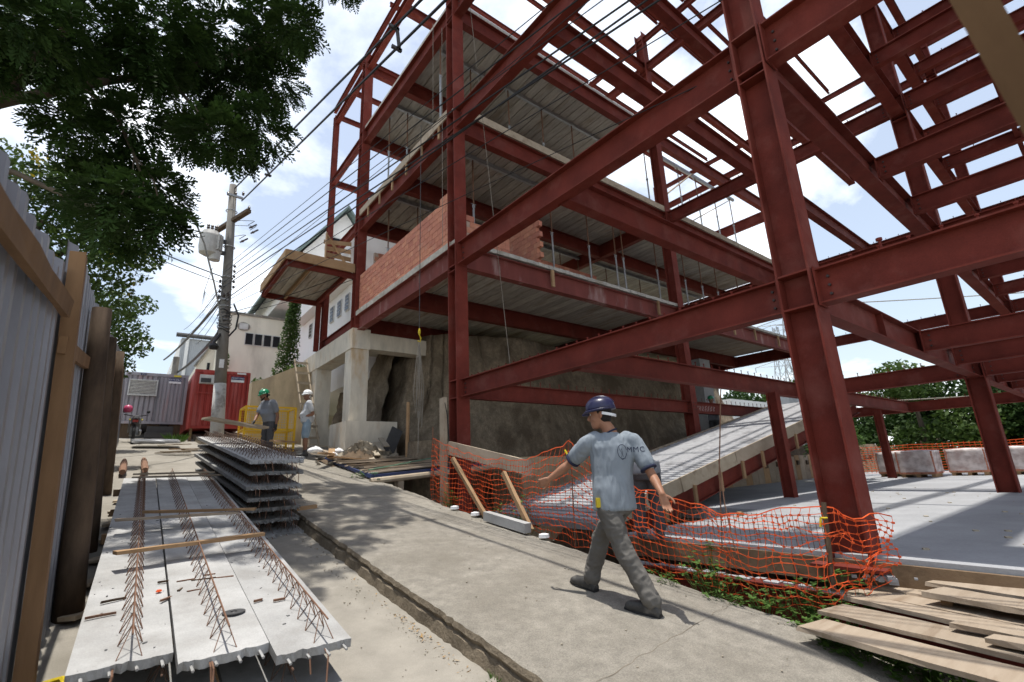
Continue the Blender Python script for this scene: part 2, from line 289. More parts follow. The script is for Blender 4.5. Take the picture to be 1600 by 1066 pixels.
# sprayed concrete slope: a battered face that turns round a corner at the street end
path = [(26, 12.6), (22, 12.3), (18, 12.0), (14.5, 11.7), (12, 11.5), (10.6, 11.45), (9.6, 11.5), (8.6, 11.7), (7.7, 12.05), (7.0, 12.6), (6.5, 13.3), (6.2, 14.2), (6.05, 15.3), (6.0, 19)]
pp = []
for (a, b), (c, d) in zip(path, path[1:]):
    for k in range(9): pp.append((a + (c - a) * k / 9, b + (d - b) * k / 9))
pp.append(path[-1]); mb = MB(); rows = []
for k in range(43):
    z = -2.1 + 6.55 * k / 42; r = []
    for i, (x, y) in enumerate(pp):
        x2, y2 = pp[min(i + 1, len(pp) - 1)]; x1, y1 = pp[max(i - 1, 0)]; t = V((x2 - x1, y2 - y1, 0)).normalized(); n = V((t.y, -t.x, 0))
        ins = .15 * (z + 2.1) + .12 * max(0, z - 1.0)
        w = .40 * nz(x, y, z, .42) + .14 * nz(x, y, z, 1.3) + .05 * nz(x, y, z, 3.6)
        q = V((x, y, z)) + n * (ins - w); r.append((q.x, q.y, q.z))
    rows.append(r)
mb.grid(rows); struct('shotcrete_slope', mb, X['shot'], True)
mb = MB(); mb.grid([[(5.85 + .03 * k + .16 * nz(k * .3, i * .3, 2) + .05 * nz(k, i, 4, .9), 14.7 + i * .12, -.2 + k * .15) for k in range(30)] for i in range(40)]); struct('earth_wall', mb, X['shot'], True)
mb = MB()                                        # ledge in front of the slope
mb.box(8.2, 21, 10.1, 11.4, -2.1, .28); struct('ledge', mb, X['wallconc'])
# ------------------------------------------------------------------ the building's white ground slab
LAB = {}
bld = thing('steel_frame_building', 'unfinished three storey building of red primed steel beams with concrete floors, right of the pavement', 'building', (5.2, 8.32, -.85))
mb = MB(); mb.box(5.12, 27, -14, 4.25, -1.05, -.85); mb.box(8.6, 27, 4.25, 5.25, -1.05, -.85); mb.box(8.6, 27, 5.25, 8.0, -1.05, -.85)
part('ground_slab', mb, X['white_slab'], bld)
for i in range(9):
    mb = MB(); y0 = -13.9 + i * 2.02; mb.rough((5.09, y0, -.99), (5.09, min(y0 + 2.0, 4.25), -.99), .03, .2, n=4); part('form_board', mb, X['formw'], bld)
mb = MB(); mb.ibeam((5.0, -14, -1.32), (5.0, 4.2, -1.32), .34, .18); part('edge_beam', mb, X['steel'], bld)
mb = MB()
for i in range(60): mb.ob((5.0 + random.uniform(-.05, .05), -4 + i * .137, -1.145), (random.uniform(.02, .06), 0, 0), (0, random.uniform(.03, .09), 0), (0, 0, .01))
part('spilt_concrete', mb, X['white_slab'], bld, kind='stuff')
mb = MB()
for i in range(130): x, y = random.uniform(5.4, 15), random.uniform(-4, 4.1); s = random.choice((.008, .012, .02, .03)); mb.ob((x, y, -.846), (s, s * .4, 0), (-s * .3, s * .7, 0), (0, 0, s * .3))
struct('slab_debris', mb, X['rubble'], kind='stuff')
mb = MB()                                        # thin reinforcement mesh sticking up along the slab's edge
for i in range(46):
    y = 1.95 + i * .05; mb.tube([(5.2, y, -.86), (5.2 + .01 * nz(y, 1), y, -.55)], .003, 4)
for z in (-.78, -.66, -.56): mb.tube([(5.2, 1.95, z), (5.2, 4.2, z)], .0025, 4)
part('edge_mesh', mb, X['rebar'], bld, kind='stuff')
# ------------------------------------------------------------------ steel frame
CX = [5.2, 13.6, 23.0]; RY = [17.7, 14.3, 8.32, 1.77, -4.8]
LV = {0: (1.42, 1.78), 1: (4.3, 4.8), 2: (7.75, 8.25), 3: (11.1, 11.6), 4: (14.2, 14.55)}
def column(x, y, z0, z1, d=.32, b=.30):
    mb = MB(); mb.ibeam((x, y, z0), (x, y, z1), d, b, .02, .013, up=(0, 1, 0)); o = part('steel_column', mb, X['steel'], bld)
    mb = MB()
    for k in LV:
        for z in LV[k]:
            if z0 < z < z1: mb.box(x - b / 2 + .002, x + b / 2 - .002, y - d / 2 + .019, y + d / 2 - .019, z - .012, z + .006)
        if z0 < LV[k][0] < z1 and k: mb.box(x - b / 2 + .002, x + b / 2 - .002, y - d / 2 + .019, y + d / 2 - .019, LV[k][0] - .13, LV[k][0] - .115)
    if mb.v: part('stiffener_plates', mb, X['steel'], o, kind='stuff')
    mb = MB()
    for k in LV:
        if z0 < LV[k][0] < z1:
            for zz in (.1, .2, .3):
                for s in (-1, 1):
                    for t in (-1, 1):
                        if LV[k][0] + zz < LV[k][1]: mb.lathe((x + .075 * s, y + t * (d / 2), LV[k][0] + zz), [(.016, 0), (.016, .02)], 6, (0, t, 0))
    if mb.v: part('bolts', mb, X['bolt'], o, kind='stuff')
    return o
def plate(x, y): mb = MB(); mb.box(x - .28, x + .28, y - .28, y + .28, -.95, -.925); part('base_plate', mb, X['steel'], bld)
for x in CX:
    for y in RY:
        if y == 17.7:
            if x < 6: column(x, y, 4.35, 14.6, .22, .2)
        elif y == 14.3: column(x, y, 4.36 if x < 6 else -.85, 14.9 if x < 6 else 15.9)
        elif y == 8.32: column(x, y, -2.0 if x < 6 else -.5, 14.55 if x < 6 else 15.95)
        else:
            column(x, y, -.94 if x < 6 else -.85, 15.95)
            if x < 6: plate(x, y)
column(11.35, 4.86, -.85, 1.42, .22, .2)         # short post under the ramp edge
column(20.5, 5.4, -.85, 1.42, .22, .2)
column(3.4, 14.5, 4.35, 4.36, .1, .1) if False else None
def studs(mb, p, q, z, step, h, r=.009):
    p, q = V(p), V(q); L = (q - p).length; n = max(1, int(L / step))
    for i in range(n):
        c = p.lerp(q, (i + .5) / n); mb.lathe((c.x, c.y, z), [(r, 0), (r, h - .015), (r * 1.8, h - .014), (r * 1.8, h)], 5)
def beam(p, q, lev, dd=None, b=.2, stud=0, sh=.09, mat_='steel', ends=True):
    z0, z1 = LV[lev] if not isinstance(lev, tuple) else lev
    if dd: z0 = z1 - dd
    p = V((p[0], p[1], 0)); q = V((q[0], q[1], 0)); d = (q - p).normalized(); zc = (z0 + z1) / 2; mb = MB()
    mb.ibeam((p.x, p.y, zc), (q.x, q.y, zc), z1 - z0, b, .016, .01); o = part('steel_beam', mb, X[mat_], bld)
    if stud:
        mb = MB(); studs(mb, p + d * .2, q - d * .2, z1, stud, sh); part('shear_studs', mb, X['steel'], o, kind='stuff')
    if ends:
        mb = MB(); s = d.cross(V((0, 0, 1)))
        for e, t in ((p, 1), (q, -1)):
            for k in (1, 2, 3):
                z = z0 + (z1 - z0) * k / 4; c = e + d * t * .1
                for w in (-1, 1): mb.lathe((c.x + s.x * w * .005, c.y + s.y * w * .005, z), [(.014, 0), (.014, .022)], 6, s * w)
        part('bolts', mb, X['bolt'], o, kind='stuff')
        mb = MB()
        for e, t in ((p, 1), (q, -1)):
            c = e + d * t * .012; mb.ob((c.x, c.y, zc), d * .008, s * (b / 2 + .015), (0, 0, (z1 - z0) / 2 + .02))
        part('end_plates', mb, X['steel'], o, kind='stuff')
    return o
def stiff(o, pos, lev, b, along):                 # web stiffeners
    z0, z1 = LV[lev]; mb = MB()
    for x, y in pos:
        if along == 'x': mb.box(x - .006, x + .006, y - b / 2 + .01, y + b / 2 - .01, z0 + .017, z1 - .017)
        else: mb.box(x - b / 2 + .01, x + b / 2 - .01, y - .006, y + .006, z0 + .017, z1 - .017)
    part('stiffener_plates', mb, X['steel'], o, kind='stuff')
hc = .165
# level 0
for y0, y1 in ((8.32, 1.77), (1.77, -4.8)):
    o = beam((5.2, y0 - hc), (5.2, y1 + hc), 0, b=.18, stud=.22, sh=.06)
    if y0 < 2:
        mb = MB(); [mb.lathe((5.2, yy, 1.78), [(.012, 0), (.012, .1), (.026, .101), (.026, .125)], 8) for yy in (1.05, -.45)]; part('headed_studs', mb, X['steel'], o, kind='stuff')
beam((13.6, 5.05), (13.6, 1.77 + hc), 0, b=.18, stud=.3); beam((13.6, 1.77 - hc), (13.6, -4.8 + hc), 0, b=.18, stud=.3)
beam((23, 8.32), (23, -4.8), 0, b=.18, stud=.4)
for a, c in ((5.26, 13.54), (13.66, 22.94)):
    o = beam((a, 8.32), (c, 8.32), 0, b=.16, stud=.3, sh=.13)
    if a > 10:
        mb = MB()
        for u in range(7): x0 = 13.95 + u * .16; mb.tube([(x0 + .05 * math.sin(k * 2.1 + u) + .012 * k, 8.312, 1.52 + .03 * k + .015 * math.cos(k * 3 + u)) for k in range(6)], .006, 4)
        part('chalk_marks', mb, X['signwhite'], o, kind='stuff')
    beam((a, 5.05), (c, 5.05), 0, b=.17, stud=.3, sh=.1)
    o = beam((a, 1.77), (c, 1.77), 0, b=.17); stiff(o, [(a + 2.3, 1.77), (a + 4.2, 1.77)], 0, .17, 'x')
    beam((a, -4.8), (c, -4.8), 0, b=.17)
for x in (9.4, 11.5, 15.7, 17.8, 20.2): beam((x, 1.70), (x, -4.75), (1.45, 1.775), b=.14)
# levels 1 to 3
for L in (1, 2, 3):
    wing = 'steel_dusty' if L == 1 else 'steel'
    o = beam((5.2, 14.3 - hc), (5.2, 8.32 + hc), L, b=.22, mat_='steel_dusty' if L == 1 else 'steel')
    beam((5.2, 17.6), (5.2, 14.3 + hc), L, dd=.3, b=.16)
    beam((5.2, 8.32 - hc), (5.2, 1.77 + hc), L, b=.22, stud=.4 if L == 1 else .9)
    beam((5.2, 1.77 - hc), (5.2, -4.8 + hc), L, b=.22, stud=.9)
    for a, c in ((5.26, 13.54), (13.66, 22.94)):
        beam((a, 14.3), (c, 14.3), L, b=.2); beam((a, 11.3), (c, 11.3), L, b=.2)
        beam((a, 8.32), (c, 8.32), L, b=.2, mat_=wing)
        if L < 4: beam((a, 5.05), (c, 5.05), L, b=.22, stud=.5)
        beam((a, 1.77), (c, 1.77), L, b=.24)
        beam((a, -1.5), (c, -1.5), L, dd=.3, b=.16); beam((a, -4.8), (c, -4.8), L, b=.22)
    for x in (13.6, 23.0):
        beam((x, 14.1), (x, 8.5), L, b=.2)
        if L != 3: beam((x, 8.15), (x, 1.94), L, dd=.4, b=.18, stud=.4)
        beam((x, 1.6), (x, -4.6), L, dd=.4, b=.2, stud=.6)
    if L > 1:
        for a, c in ((5.26, 13.54), (13.66, 22.94)): beam((a, .15), (c, .15), L, dd=.24, b=.1, ends=False); beam((a, -3.1), (c, -3.1), L, dd=.24, b=.1, ends=False)
    for x in (9.4, 11.5, 15.7, 17.8, 20.2): beam((x, 1.68), (x, -4.7), L, dd=.36, b=.17, stud=.9)
# level 4 and the roof members
for a, c in ((5.26, 13.54), (13.66, 22.94)):
    for y in (14.3, 8.32, 1.77, -4.8): beam((a, y), (c, y), 4, b=.18, ends=False)
    for y in (11.3, 5.05, -1.5): beam((a, y), (c, y), (14.3, 14.55), b=.14, ends=False)
    for y in (12.6, 11.0, 9.6, 7.5, 6.4, 5.05, 3.6, 2.6, .3, -1.5, -2.9): beam((a, y), (c, y), (15.74, 15.9), b=.09, ends=False)
    for y in (6.7, 3.4, .2, -3.2): beam((a, y), (c, y), (14.36, 14.55), b=.1, ends=False)
for x in CX:
    beam((x, 17.7), (x, -4.8), (14.2, 14.5), b=.18, ends=False)
    if x > 6: beam((x, 14.3), (x, -4.8), (15.5, 15.72), b=.12, ends=False)
beam((5.2, 18.0), (5.2, -4.8), (15.0, 15.2), b=.12, ends=False)
for y in (17.7, 16.0, 14.3): beam((5.3, y), (13.5, y), (14.55, 14.75), b=.12, ends=False)
for x in (7.3, 9.4, 11.5, 15.7, 17.8, 20.2): beam((x, 1.68), (x, -4.7), (14.25, 14.5), b=.11, ends=False)
for x in (9.4, 18.2): beam((x, 8.2), (x, -4.7), (15.5, 15.7), b=.09, ends=False)
beam((5.28, 17.7), (13.5, 17.7), 3, dd=.25, b=.14, ends=False)
# ------------------------------------------------------------------ floors of the finished wing
pm = MB(); pm.box(-.142, .142, -2.9, 2.9, 0, .05); pme = mesh_of('slab_panel', pm, X['slabc'])
for L, x1 in ((1, 22.9), (2, 22.9), (3, 13.5)):
    z = LV[L][1]; mb = MB(); rows = []
    mb.box(5.12, x1 + .1, 8.25, 14.35, z + .054, z + .15)
    fl = part('floor_slab', mb, X['topping'], bld)
    n = int((x1 - 5.3) / .31)
    for i in range(n): inst('slab_panel', pme, (5.38 + i * .31, 11.32, z + .003 + random.uniform(0, .004)), fl)
    if L == 1:
        mb = MB(); x = 5.4                             # ragged concrete lip along the front edge
        while x < x1: mb.ob((x, 8.235, z + .10), (.06, 0, 0), (0, .02 + .015 * random.random(), 0), (0, 0, .04 + .012 * random.random())); x += .12
        part('slab_lip', mb, X['topping'], fl, kind='stuff')
        mb = MB(); y = 8.6
        while y < 14.2: mb.ob((5.1, y, z + .07), (.015 + .01 * random.random(), 0, 0), (0, .15, 0), (0, 0, .075)); y += .3
        part('slab_lip', mb, X['topping'], fl, kind='stuff')
    else:
        for i in range(2 if L == 3 else 4):
            if L == 3: break
            a = 5.3 + i * 4.4; mb = MB(); mb.rough((a, 8.2, z + .12), (a + 4.36, 8.2, z + .12), .03, .2, n=6); part('form_board', mb, X['woodgrey'], fl)
        y = 8.5
        while y < 14 and L == 2: mb = MB(); mb.rough((5.08, y, z + .12), (5.08, min(y + 1.95, 14.2), z + .12), .03, .22, n=4, j=.003); part('form_board', mb, X['plank'], fl); y += 2.0
        y = 8.9
        while y < 14 and L == 2: mb = MB(); mb.bar((5.075, y, z - .36), (5.075, y, z + .0), .06, .04, up=(1, 0, 0)); part('cleat', mb, X['wood'], fl); y += .9
    if L == 1:
        for x in (7.95, 12.4, 17, 18.6, 20.6): mb = MB(); mb.bar((x, 8.2, z - .42), (x, 8.2, z + .03), .09, .05, up=(0, 1, 0)); part('cleat', mb, X['wood'], fl)
# canopy at the street corner of level 1
cz = 6.3
cf = thing('timber_edged_canopy', 'cantilevered canopy slab edged with timber boards at the far street corner of the frame', 'canopy', (3.4, 14.5, 4.36))
mb = MB(); mb.box(3.02, 5.05, 14.42, 17.7, cz + .06, cz + .2); part('canopy_slab', mb, X['topping'], cf)
mb = MB(); mb.box(-.1, .1, -1.6, 1.6, 0, .04); cme = mesh_of('slab_panel', mb, X['slabc'])
for i in range(9): inst('slab_panel', cme, (3.16 + i * .215, 16.06, cz + .012), cf)
for a, c in (((3.0, 14.35, cz + .16), (5.08, 14.35, cz + .16)), ((2.98, 14.35, cz + .16), (2.98, 16.0, cz + .16)), ((2.98, 16.02, cz + .16), (2.98, 17.75, cz + .16))):
    mb = MB(); mb.rough(a, c, .035, .30, n=5); part('edge_board', mb, X['wood'], cf)
for p, q in (((3.06, 14.4), (3.06, 17.7)), ((3.0, 17.66), (5.1, 17.66)), ((3.1, 14.45), (5.05, 14.45)), ((4.85, 14.5), (4.85, 17.6))):
    mb = MB(); mb.ibeam((p[0], p[1], cz - .08), (q[0], q[1], cz - .08), .18, .1); part('steel_beam', mb, X['steel'], cf)
for x in (3.75,): mb = MB(); mb.bar((x, 14.5, cz - .06), (x, 17.6, cz - .06), .07, .15); part('timber_bearer', mb, X['wood'], cf)
mb = MB(); mb.ibeam((4.9, 17.5, 4.36), (4.9, 17.5, cz - .17), .16, .15, up=(0, 1, 0)); part('steel_post', mb, X['steel'], cf)
for z in (.35, .62, .9):
    mb = MB(); mb.rough((4.2, 14.6 + (z - .35) * .5, cz + .2 + z), (5.0, 14.6, cz + .2 + z), .03, .14); part('rail_board', mb, X['wood'], cf)
for p, q in (((4.2, 14.62, cz + .2), (4.2, 14.62, cz + 1.3)), ((4.22, 14.6, cz + 1.2), (4.9, 14.6, cz + .3)), ((4.2, 14.62, cz + 1.0), (4.2, 17.4, cz + 1.0)), ((4.2, 16.4, cz + .2), (4.2, 16.4, cz + 1.1)), ((4.2, 14.62, cz + .6), (4.2, 17.4, cz + .6))):
    mb = MB(); mb.bar(p, q, .12, .03, up=(0, 1, 0) if p[1] != q[1] and abs(p[2] - q[2]) < .01 else (1, 0, 0)); part('rail_board', mb, X['wood'], cf)
# ------------------------------------------------------------------ brick infill
bl, bh, bt = .245, .14, .115
bm = MB(); bm.box(-bl / 2, bl / 2, -bt / 2, bt / 2, 0, bh)
for k in range(3): bm.box(-bl / 2 + .004, bl / 2 - .004, -bt / 2 - .0015, -bt / 2 + .001, bh * (.2 + .3 * k), bh * (.27 + .3 * k))
bme = mesh_of('brick', bm, X['brick'])
hm = MB(); hm.box(-.06, .06, -bt / 2, bt / 2, 0, bh); hme = mesh_of('brick', hm, X['brick'])
def brick_wall(label, p, d, n, tops, tooth=False, z0=4.955):
    p = V(p); d = V(d).normalized(); t = thing('brick_wall', label, 'wall', (p.x, p.y, z0)); ang = math.atan2(d.y, d.x)
    mb = MB(); L = n * .255
    for i in range(n):
        h = max(0, min(tops(i), tops(min(i + 1, n - 1))))
        if h and not (tooth and i == 0):
            c = p + d * (.255 * (i + .5)); mb.ob((c.x, c.y, z0 + h * .15 / 2 - .01), d * .1275, V((-d.y, d.x, 0)) * (bt / 2 - .012), (0, 0, h * .15 / 2))
    part('mortar', mb, X['mortar'], t)
    for r in range(20):
        for i in range(n):
            if r >= tops(i): continue
            sh = .125 if r % 2 else 0
            c = p + d * (.255 * (i + .5) + sh)
            if sh and i == n - 1 and not tooth: inst('brick', hme, (c.x - d.x * .065, c.y - d.y * .065, z0 + r * .15 + .006), t, (0, 0, ang))
            else: inst('brick', bme, (c.x + random.uniform(-.002, .002), c.y + random.uniform(-.002, .002), z0 + r * .15 + .006), t, (0, 0, ang + random.uniform(-.008, .008)))
    return t
brick_wall('long low orange brick wall on the first floor edge facing the street', (5.22, 8.5, 0), (0, 1, 0), 22, lambda i: 9 if i < 2 else 8)
brick_wall('tall toothed brick wall end standing behind the first floor edge', (7.85, 8.42, 0), (0, 1, 0), 11, lambda i: 16, True)
brick_wall('short brick wall return beside the corner column on the first floor', (5.45, 8.42, 0), (1, 0, 0), 5, lambda i: 5 if i < 1 else 4)
brick_wall('brick partition wall deep inside the first floor, right of the toothed wall', (9.6, 11.05, 0), (1, 0, 0), 13, lambda i: 12)
brick_wall('brick wall in shadow closing the far side of the first floor', (5.6, 14.1, 0), (1, 0, 0), 10, lambda i: 14)
# ------------------------------------------------------------------ ramp
ra = math.atan(.205); rz = lambda x: -.82 + .205 * (x - 5.7)
rp_ = thing('concrete_ramp', 'sloping ribbed white ramp with timber side boards rising from the ground slab', 'ramp', (5.7, 6.6, -.85))
mb = MB(); mb.prism([(5.6, 5.3, rz(5.6)), (18.5, 5.3, rz(18.5)), (18.5, 5.3, rz(18.5) - .1), (5.6, 5.3, rz(5.6) - .1)], (0, 2.6, 0)); part('deck', mb, X['precast_dark'], rp_)
mb = MB(); x = 5.7
while x < 18.4:
    a = random.uniform(-.012, .012); mb.tube([(x + a, 5.34, rz(x) + .012), (x + a * .2, 6.6, rz(x) + .016), (x - a, 7.86, rz(x) + .012)], [.04, .048, .04], 6); x += .17
part('ribs', mb, X['white_rib'], rp_, kind='stuff')
for y, n in ((5.27, 6), (7.93, 6)):
    for i in range(n):
        a = 5.9 + i * 2.08; c = a + 2.06; mb = MB(); mb.rough((a, y, rz(a) - .06), (c, y, rz(c) - .06), .03, .26, n=4); part('side_board', mb, X['woodgrey'] if (i + (y < 6)) % 3 else X['plank'], rp_)
    mb = MB(); yy = y + (.1 if y < 6 else -.1); mb.ibeam((6.6, yy, rz(6.6) - .36), (18.4, yy, rz(18.4) - .36), .32, .16, up=(-math.sin(ra), 0, math.cos(ra))); part('steel_beam', mb, X['steel'], rp_)
    x = 7.4
    while x < 17 and y < 6: mb = MB(); mb.bar((x, y - .03, rz(x) - .52), (x, y - .03, rz(x) - .16), .07, .05, up=(0, 1, 0)); part('cleat', mb, X['wood'], rp_); x += .95
# ------------------------------------------------------------------ concrete portal under the street corner
cp = thing('concrete_portal', 'bare concrete portal of two columns and a beam carrying the steel corner', 'portal', (5.2, 14.3, .5))
for y, z0 in ((14.3, 1.5), (17.8, 1.0)): mb = MB(); mb.box(4.98, 5.5, y - .3, y + .3, z0, 3.72); part('column', mb, X['oldconc'], cp)
mb = MB(); mb.box(4.95, 5.52, 13.96, 19.2, 3.72, 4.35); part('beam', mb, X['oldconc'], cp)
mb = MB(); mb.box(5.52, 12, 13.98, 14.5, 3.75, 4.25); part('beam', mb, X['oldconc'], cp)
mb = MB(); mb.box(5.53, 13, 14.52, 16.38, 4.12, 4.3); part('slab', mb, X['oldconc'], cp)  # added slab, put in to keep sun off the slope behind the portal
mb = MB(); mb.box(4.75, 6.3, 13.6, 15.0, .2, 1.49); part('footing', mb, X['oldconc'], cp)
mb = MB(); mb.box(4.85, 5.9, 17.3, 18.4, .6, 1.6); part('footing', mb, X['oldconc'], cp)
# concrete block beside the pit
mb = MB(); rows = []
for k in range(6):
    rows.append([(6.6 + .75 * math.cos(a) * (1.0 - .03 * k) + .03 * nz(a, k, 3), 12.0 + .9 * math.sin(a) * (1 - .03 * k), -.9 + k * .34) for a in [math.pi * 2 * i / 16 for i in range(17)]])
rows.append([(6.6, 12, .84)] * 17); mb.grid(rows); single('concrete_block', mb, X['shot'], 'rounded lump of sprayed concrete standing at the foot of the slope', 'concrete block', loc=(6.6, 12, -.9))
# ------------------------------------------------------------------ props (shores) on the floors
def prop(x, y, z0, z1):
    t = thing('steel_prop', 'thin telescopic steel prop ' + ('standing on the lowest finished floor of the steel frame' if z0 < 6 else 'standing on the second floor under the top slab' if x < 13.5 else 'standing on the second floor against the open sky'), 'prop', (x, y, z0), 'steel props between the floors'); h = z1 - z0
    mb = MB(); mb.tube([(x, y, z0), (x, y, z0 + h * .55)], .028, 7); part('outer_tube', mb, X['galvm'], t)
    mb = MB(); mb.tube([(x, y, z0 + h * .5), (x, y, z1)], .021, 7); part('inner_tube', mb, X['rebar'], t)
    mb = MB(); mb.lathe((x, y, z0 + h * .55), [(.04, 0), (.04, .07)], 8); mb.tube([(x - .08, y, z0 + h * .58), (x + .08, y, z0 + h * .58)], .006, 5); part('collar', mb, X['galvm'], t)
    mb = MB(); mb.box(x - .07, x + .07, y - .07, y + .07, z0, z0 + .008); mb.box(x - .07, x + .07, y - .07, y + .07, z1 - .008, z1); part('end_plates', mb, X['galvm'], t)
hn = iter(('header beam on the front row of props under the top slab', 'header beam on the rear row of props under the top slab', 'header beam on the front row of props under the second floor', 'header beam on the rear row of props under the second floor'))
def header(p, q, label): mb = MB(); mb.bar(p, q, .08, .12); single('prop_header', mb, X['galvm'], label, 'header beam', 'header beams on the props')
def plank(name, p, q, w, h, m, label, cat='plank', group=None, up=(0, 0, 1), n=5): mb = MB(); mb.rough(p, q, w, h, up, n=n); return single(name, mb, X[m], label, cat, group)
HL = 'thin steel header beam lying across the tops of the floor props'
for y, xs, L in ((9.7, (6.6, 8.0, 9.4, 10.8, 12.2), 2), (12.4, (5.9, 7.2, 8.9, 10.6, 12.4), 2)):
    for x in xs: prop(x, y, LV[L][1] + .151, LV[L + 1][1] - .125)
    header((5.5, y, LV[L + 1][1] - .062), (13.3, y, LV[L + 1][1] - .062), next(hn))
for y, xs in ((9.4, (6.4, 8.6, 9.2, 10.8, 12.1, 12.5, 14.4, 15.0, 16.2, 17.4, 18.6, 20.4)), (12.4, (6.3, 9.6, 12.5, 13.5, 15.2, 17.5))):
    for x in xs: prop(x, y, LV[1][1] + .151, LV[2][1] - .125)
    header((5.5, y, LV[2][1] - .062), (22.6, y, LV[2][1] - .062), next(hn))
for x, y in ((13.9, 9.0), (14.9, 9.0), (16.1, 9.0), (17.4, 9.0), (18.8, 9.0), (20.2, 9.0)): prop(x, y, LV[2][1] + .151, LV[3][1] - .13)
header((13.7, 9.0, LV[3][1] - .07), (20.6, 9.0, LV[3][1] - .07), 'thin steel header beam seen against the sky above the unfinished bay')
for p, q in (((13.8, 8.6, 9.0), (16.6, 8.7, 11.2)), ((16.0, 8.6, 8.9), (19.5, 8.7, 11.0))):
    plank('brace_board', p, q, .03, .14, 'plank', 'pale board leaning up as a brace above the second floor', 'board', 'brace boards against the sky', up=(0, 1, 0))
for p, q, l in (((6.0, 8.9, 8.5), (8.2, 11.5, 11.3), 'slanting timber strut under the top slab nearest the corner column'), ((9.8, 8.6, 8.5), (11.2, 12.0, 11.2), 'slanting timber strut under the middle of the top slab'), ((11.6, 8.6, 8.5), (13.0, 12.0, 11.2), 'slanting timber strut under the far end of the top slab')):
    plank('timber_strut', p, q, .05, .11, 'wood', l, 'strut')
prop(5.3, 9.2, 8.4, 11.45); prop(5.6, 9.0, 4.95, 8.1); prop(5.6, 13.0, 4.95, 8.1); prop(5.5, 12.9, 8.4, 11.45)
# rope with hook and chain hanging from the upper floor
rt = thing('hoist_rope', 'hoist rope with a hook and cable loops hanging before the sprayed concrete slope', 'rope', (4.95, 9.6, .2))
mb = MB(); mb.tube([(4.95, 9.6, 8.7), (4.95, 9.6, 3.2)], .009, 5); part('rope', mb, X['darkgrey'], rt)
mb = MB(); mb.lathe((4.95, 9.6, 3.05), [(.018, 0), (.03, .04), (.03, .09), (.012, .15)], 8); mb.tube([(4.95, 9.6, 3.05), (4.99, 9.6, 2.96), (4.97, 9.6, 2.88), (4.91, 9.6, 2.9)], .014, 6); part('hook', mb, X['yelrope'], rt)
mb = MB()
for k in range(4):
    a = .05 * (k - 1.5); mb.tube([(4.95, 9.6, 2.9), (4.95 + a, 9.6 + .03 * k, 2.4), (4.93 + a * 1.4, 9.62, 1.7), (4.95 + a, 9.6, 1.25 - .1 * k), (4.98 + a, 9.58, 1.8), (4.96, 9.6, 2.8)], .0075, 5)
mb.tube([(4.95, 9.6, 1.3), (4.94, 9.6, .4)], .01, 5); part('cable_loops', mb, X['rope'], rt)
for i, (a, c) in enumerate((((5.0, 8.6, 11.0), (5.02, 8.65, 4.9)), ((5.3, 8.0, 13.5), (6.0, 7.6, 1.9)), ((5.02, 9.1, 11.6), (5.02, 9.1, 8.0)))):
    mb = MB(); p, q = V(a), V(c); mb.tube([p.lerp(q, k / 8) + V((.02 * nz(k, i), .02 * nz(i, k, 4), 0)) for k in range(9)], .006, 4)
    single('thin_line', mb, X['rope'], ('pale thin line hanging straight beside the corner column', 'pale thin line slanting down across the corner column', 'short pale line hanging off the top slab')[i], 'line')
# timber at the pit edge near the corner column
plank('timber_post', (4.62, 7.95, -1.3), (4.62, 7.97, 1.35), .16, .07, 'woodgrey', 'tall weathered timber post standing in front of the corner steel column', 'post', up=(1, 0, 0))
mb = MB(); mb.tube([(4.6, 7.9, 1.3), (4.66, 7.88, 1.0), (4.68, 7.88, .7), (4.72, 7.9, .3), (4.66, 7.92, 0)], .012, 5); single('cable', mb, X['black'], 'black cable running down the weathered timber post', 'cable')
plank('rail_board', (4.68, 7.9, .42), (5.25, 6.2, -.02), .05, .24, 'woodgrey', 'wide weathered board slanting down behind the orange net', 'board')
plank('stake', (4.35, 7.2, .2), (4.28, 6.15, -.68), .05, .07, 'wood', 'light slanting stake bracing the left end of the orange net', 'stake')
plank('stake', (4.4, 5.85, -.05), (4.3, 5.15, -.8), .05, .07, 'wood', 'short slanting stake beside the weeds in the orange net', 'stake')
plank('stake', (4.52, 7.7, -.2), (4.5, 7.72, -1.2), .1, .04, 'wood', 'short upright board behind the left end of the net', 'stake', up=(1, 0, 0))
mb = MB(); mb.bar((4.18, 6.0, G(6.0) + .07), (4.2, 5.1, G(5.1) + .075), .11, .12); single('concrete_kerbstone', mb, X['precast'], 'pale loose concrete kerbstone lying on the pavement edge', 'kerbstone')
for i, (x, y) in enumerate(((4.2, 6.9), (4.22, 6.35), (4.25, 4.85))):
    mb = MB(); mb.lathe((x, y, G(y)), [(.02, 0), (.07, .01), (.065, .05), (.02, .06)], 9); single('stone', mb, X['bag'], ('white stone lying left of the slanting stake', 'white stone lying at the foot of the slanting stake', 'white stone past the kerbstone')[i], 'stone')
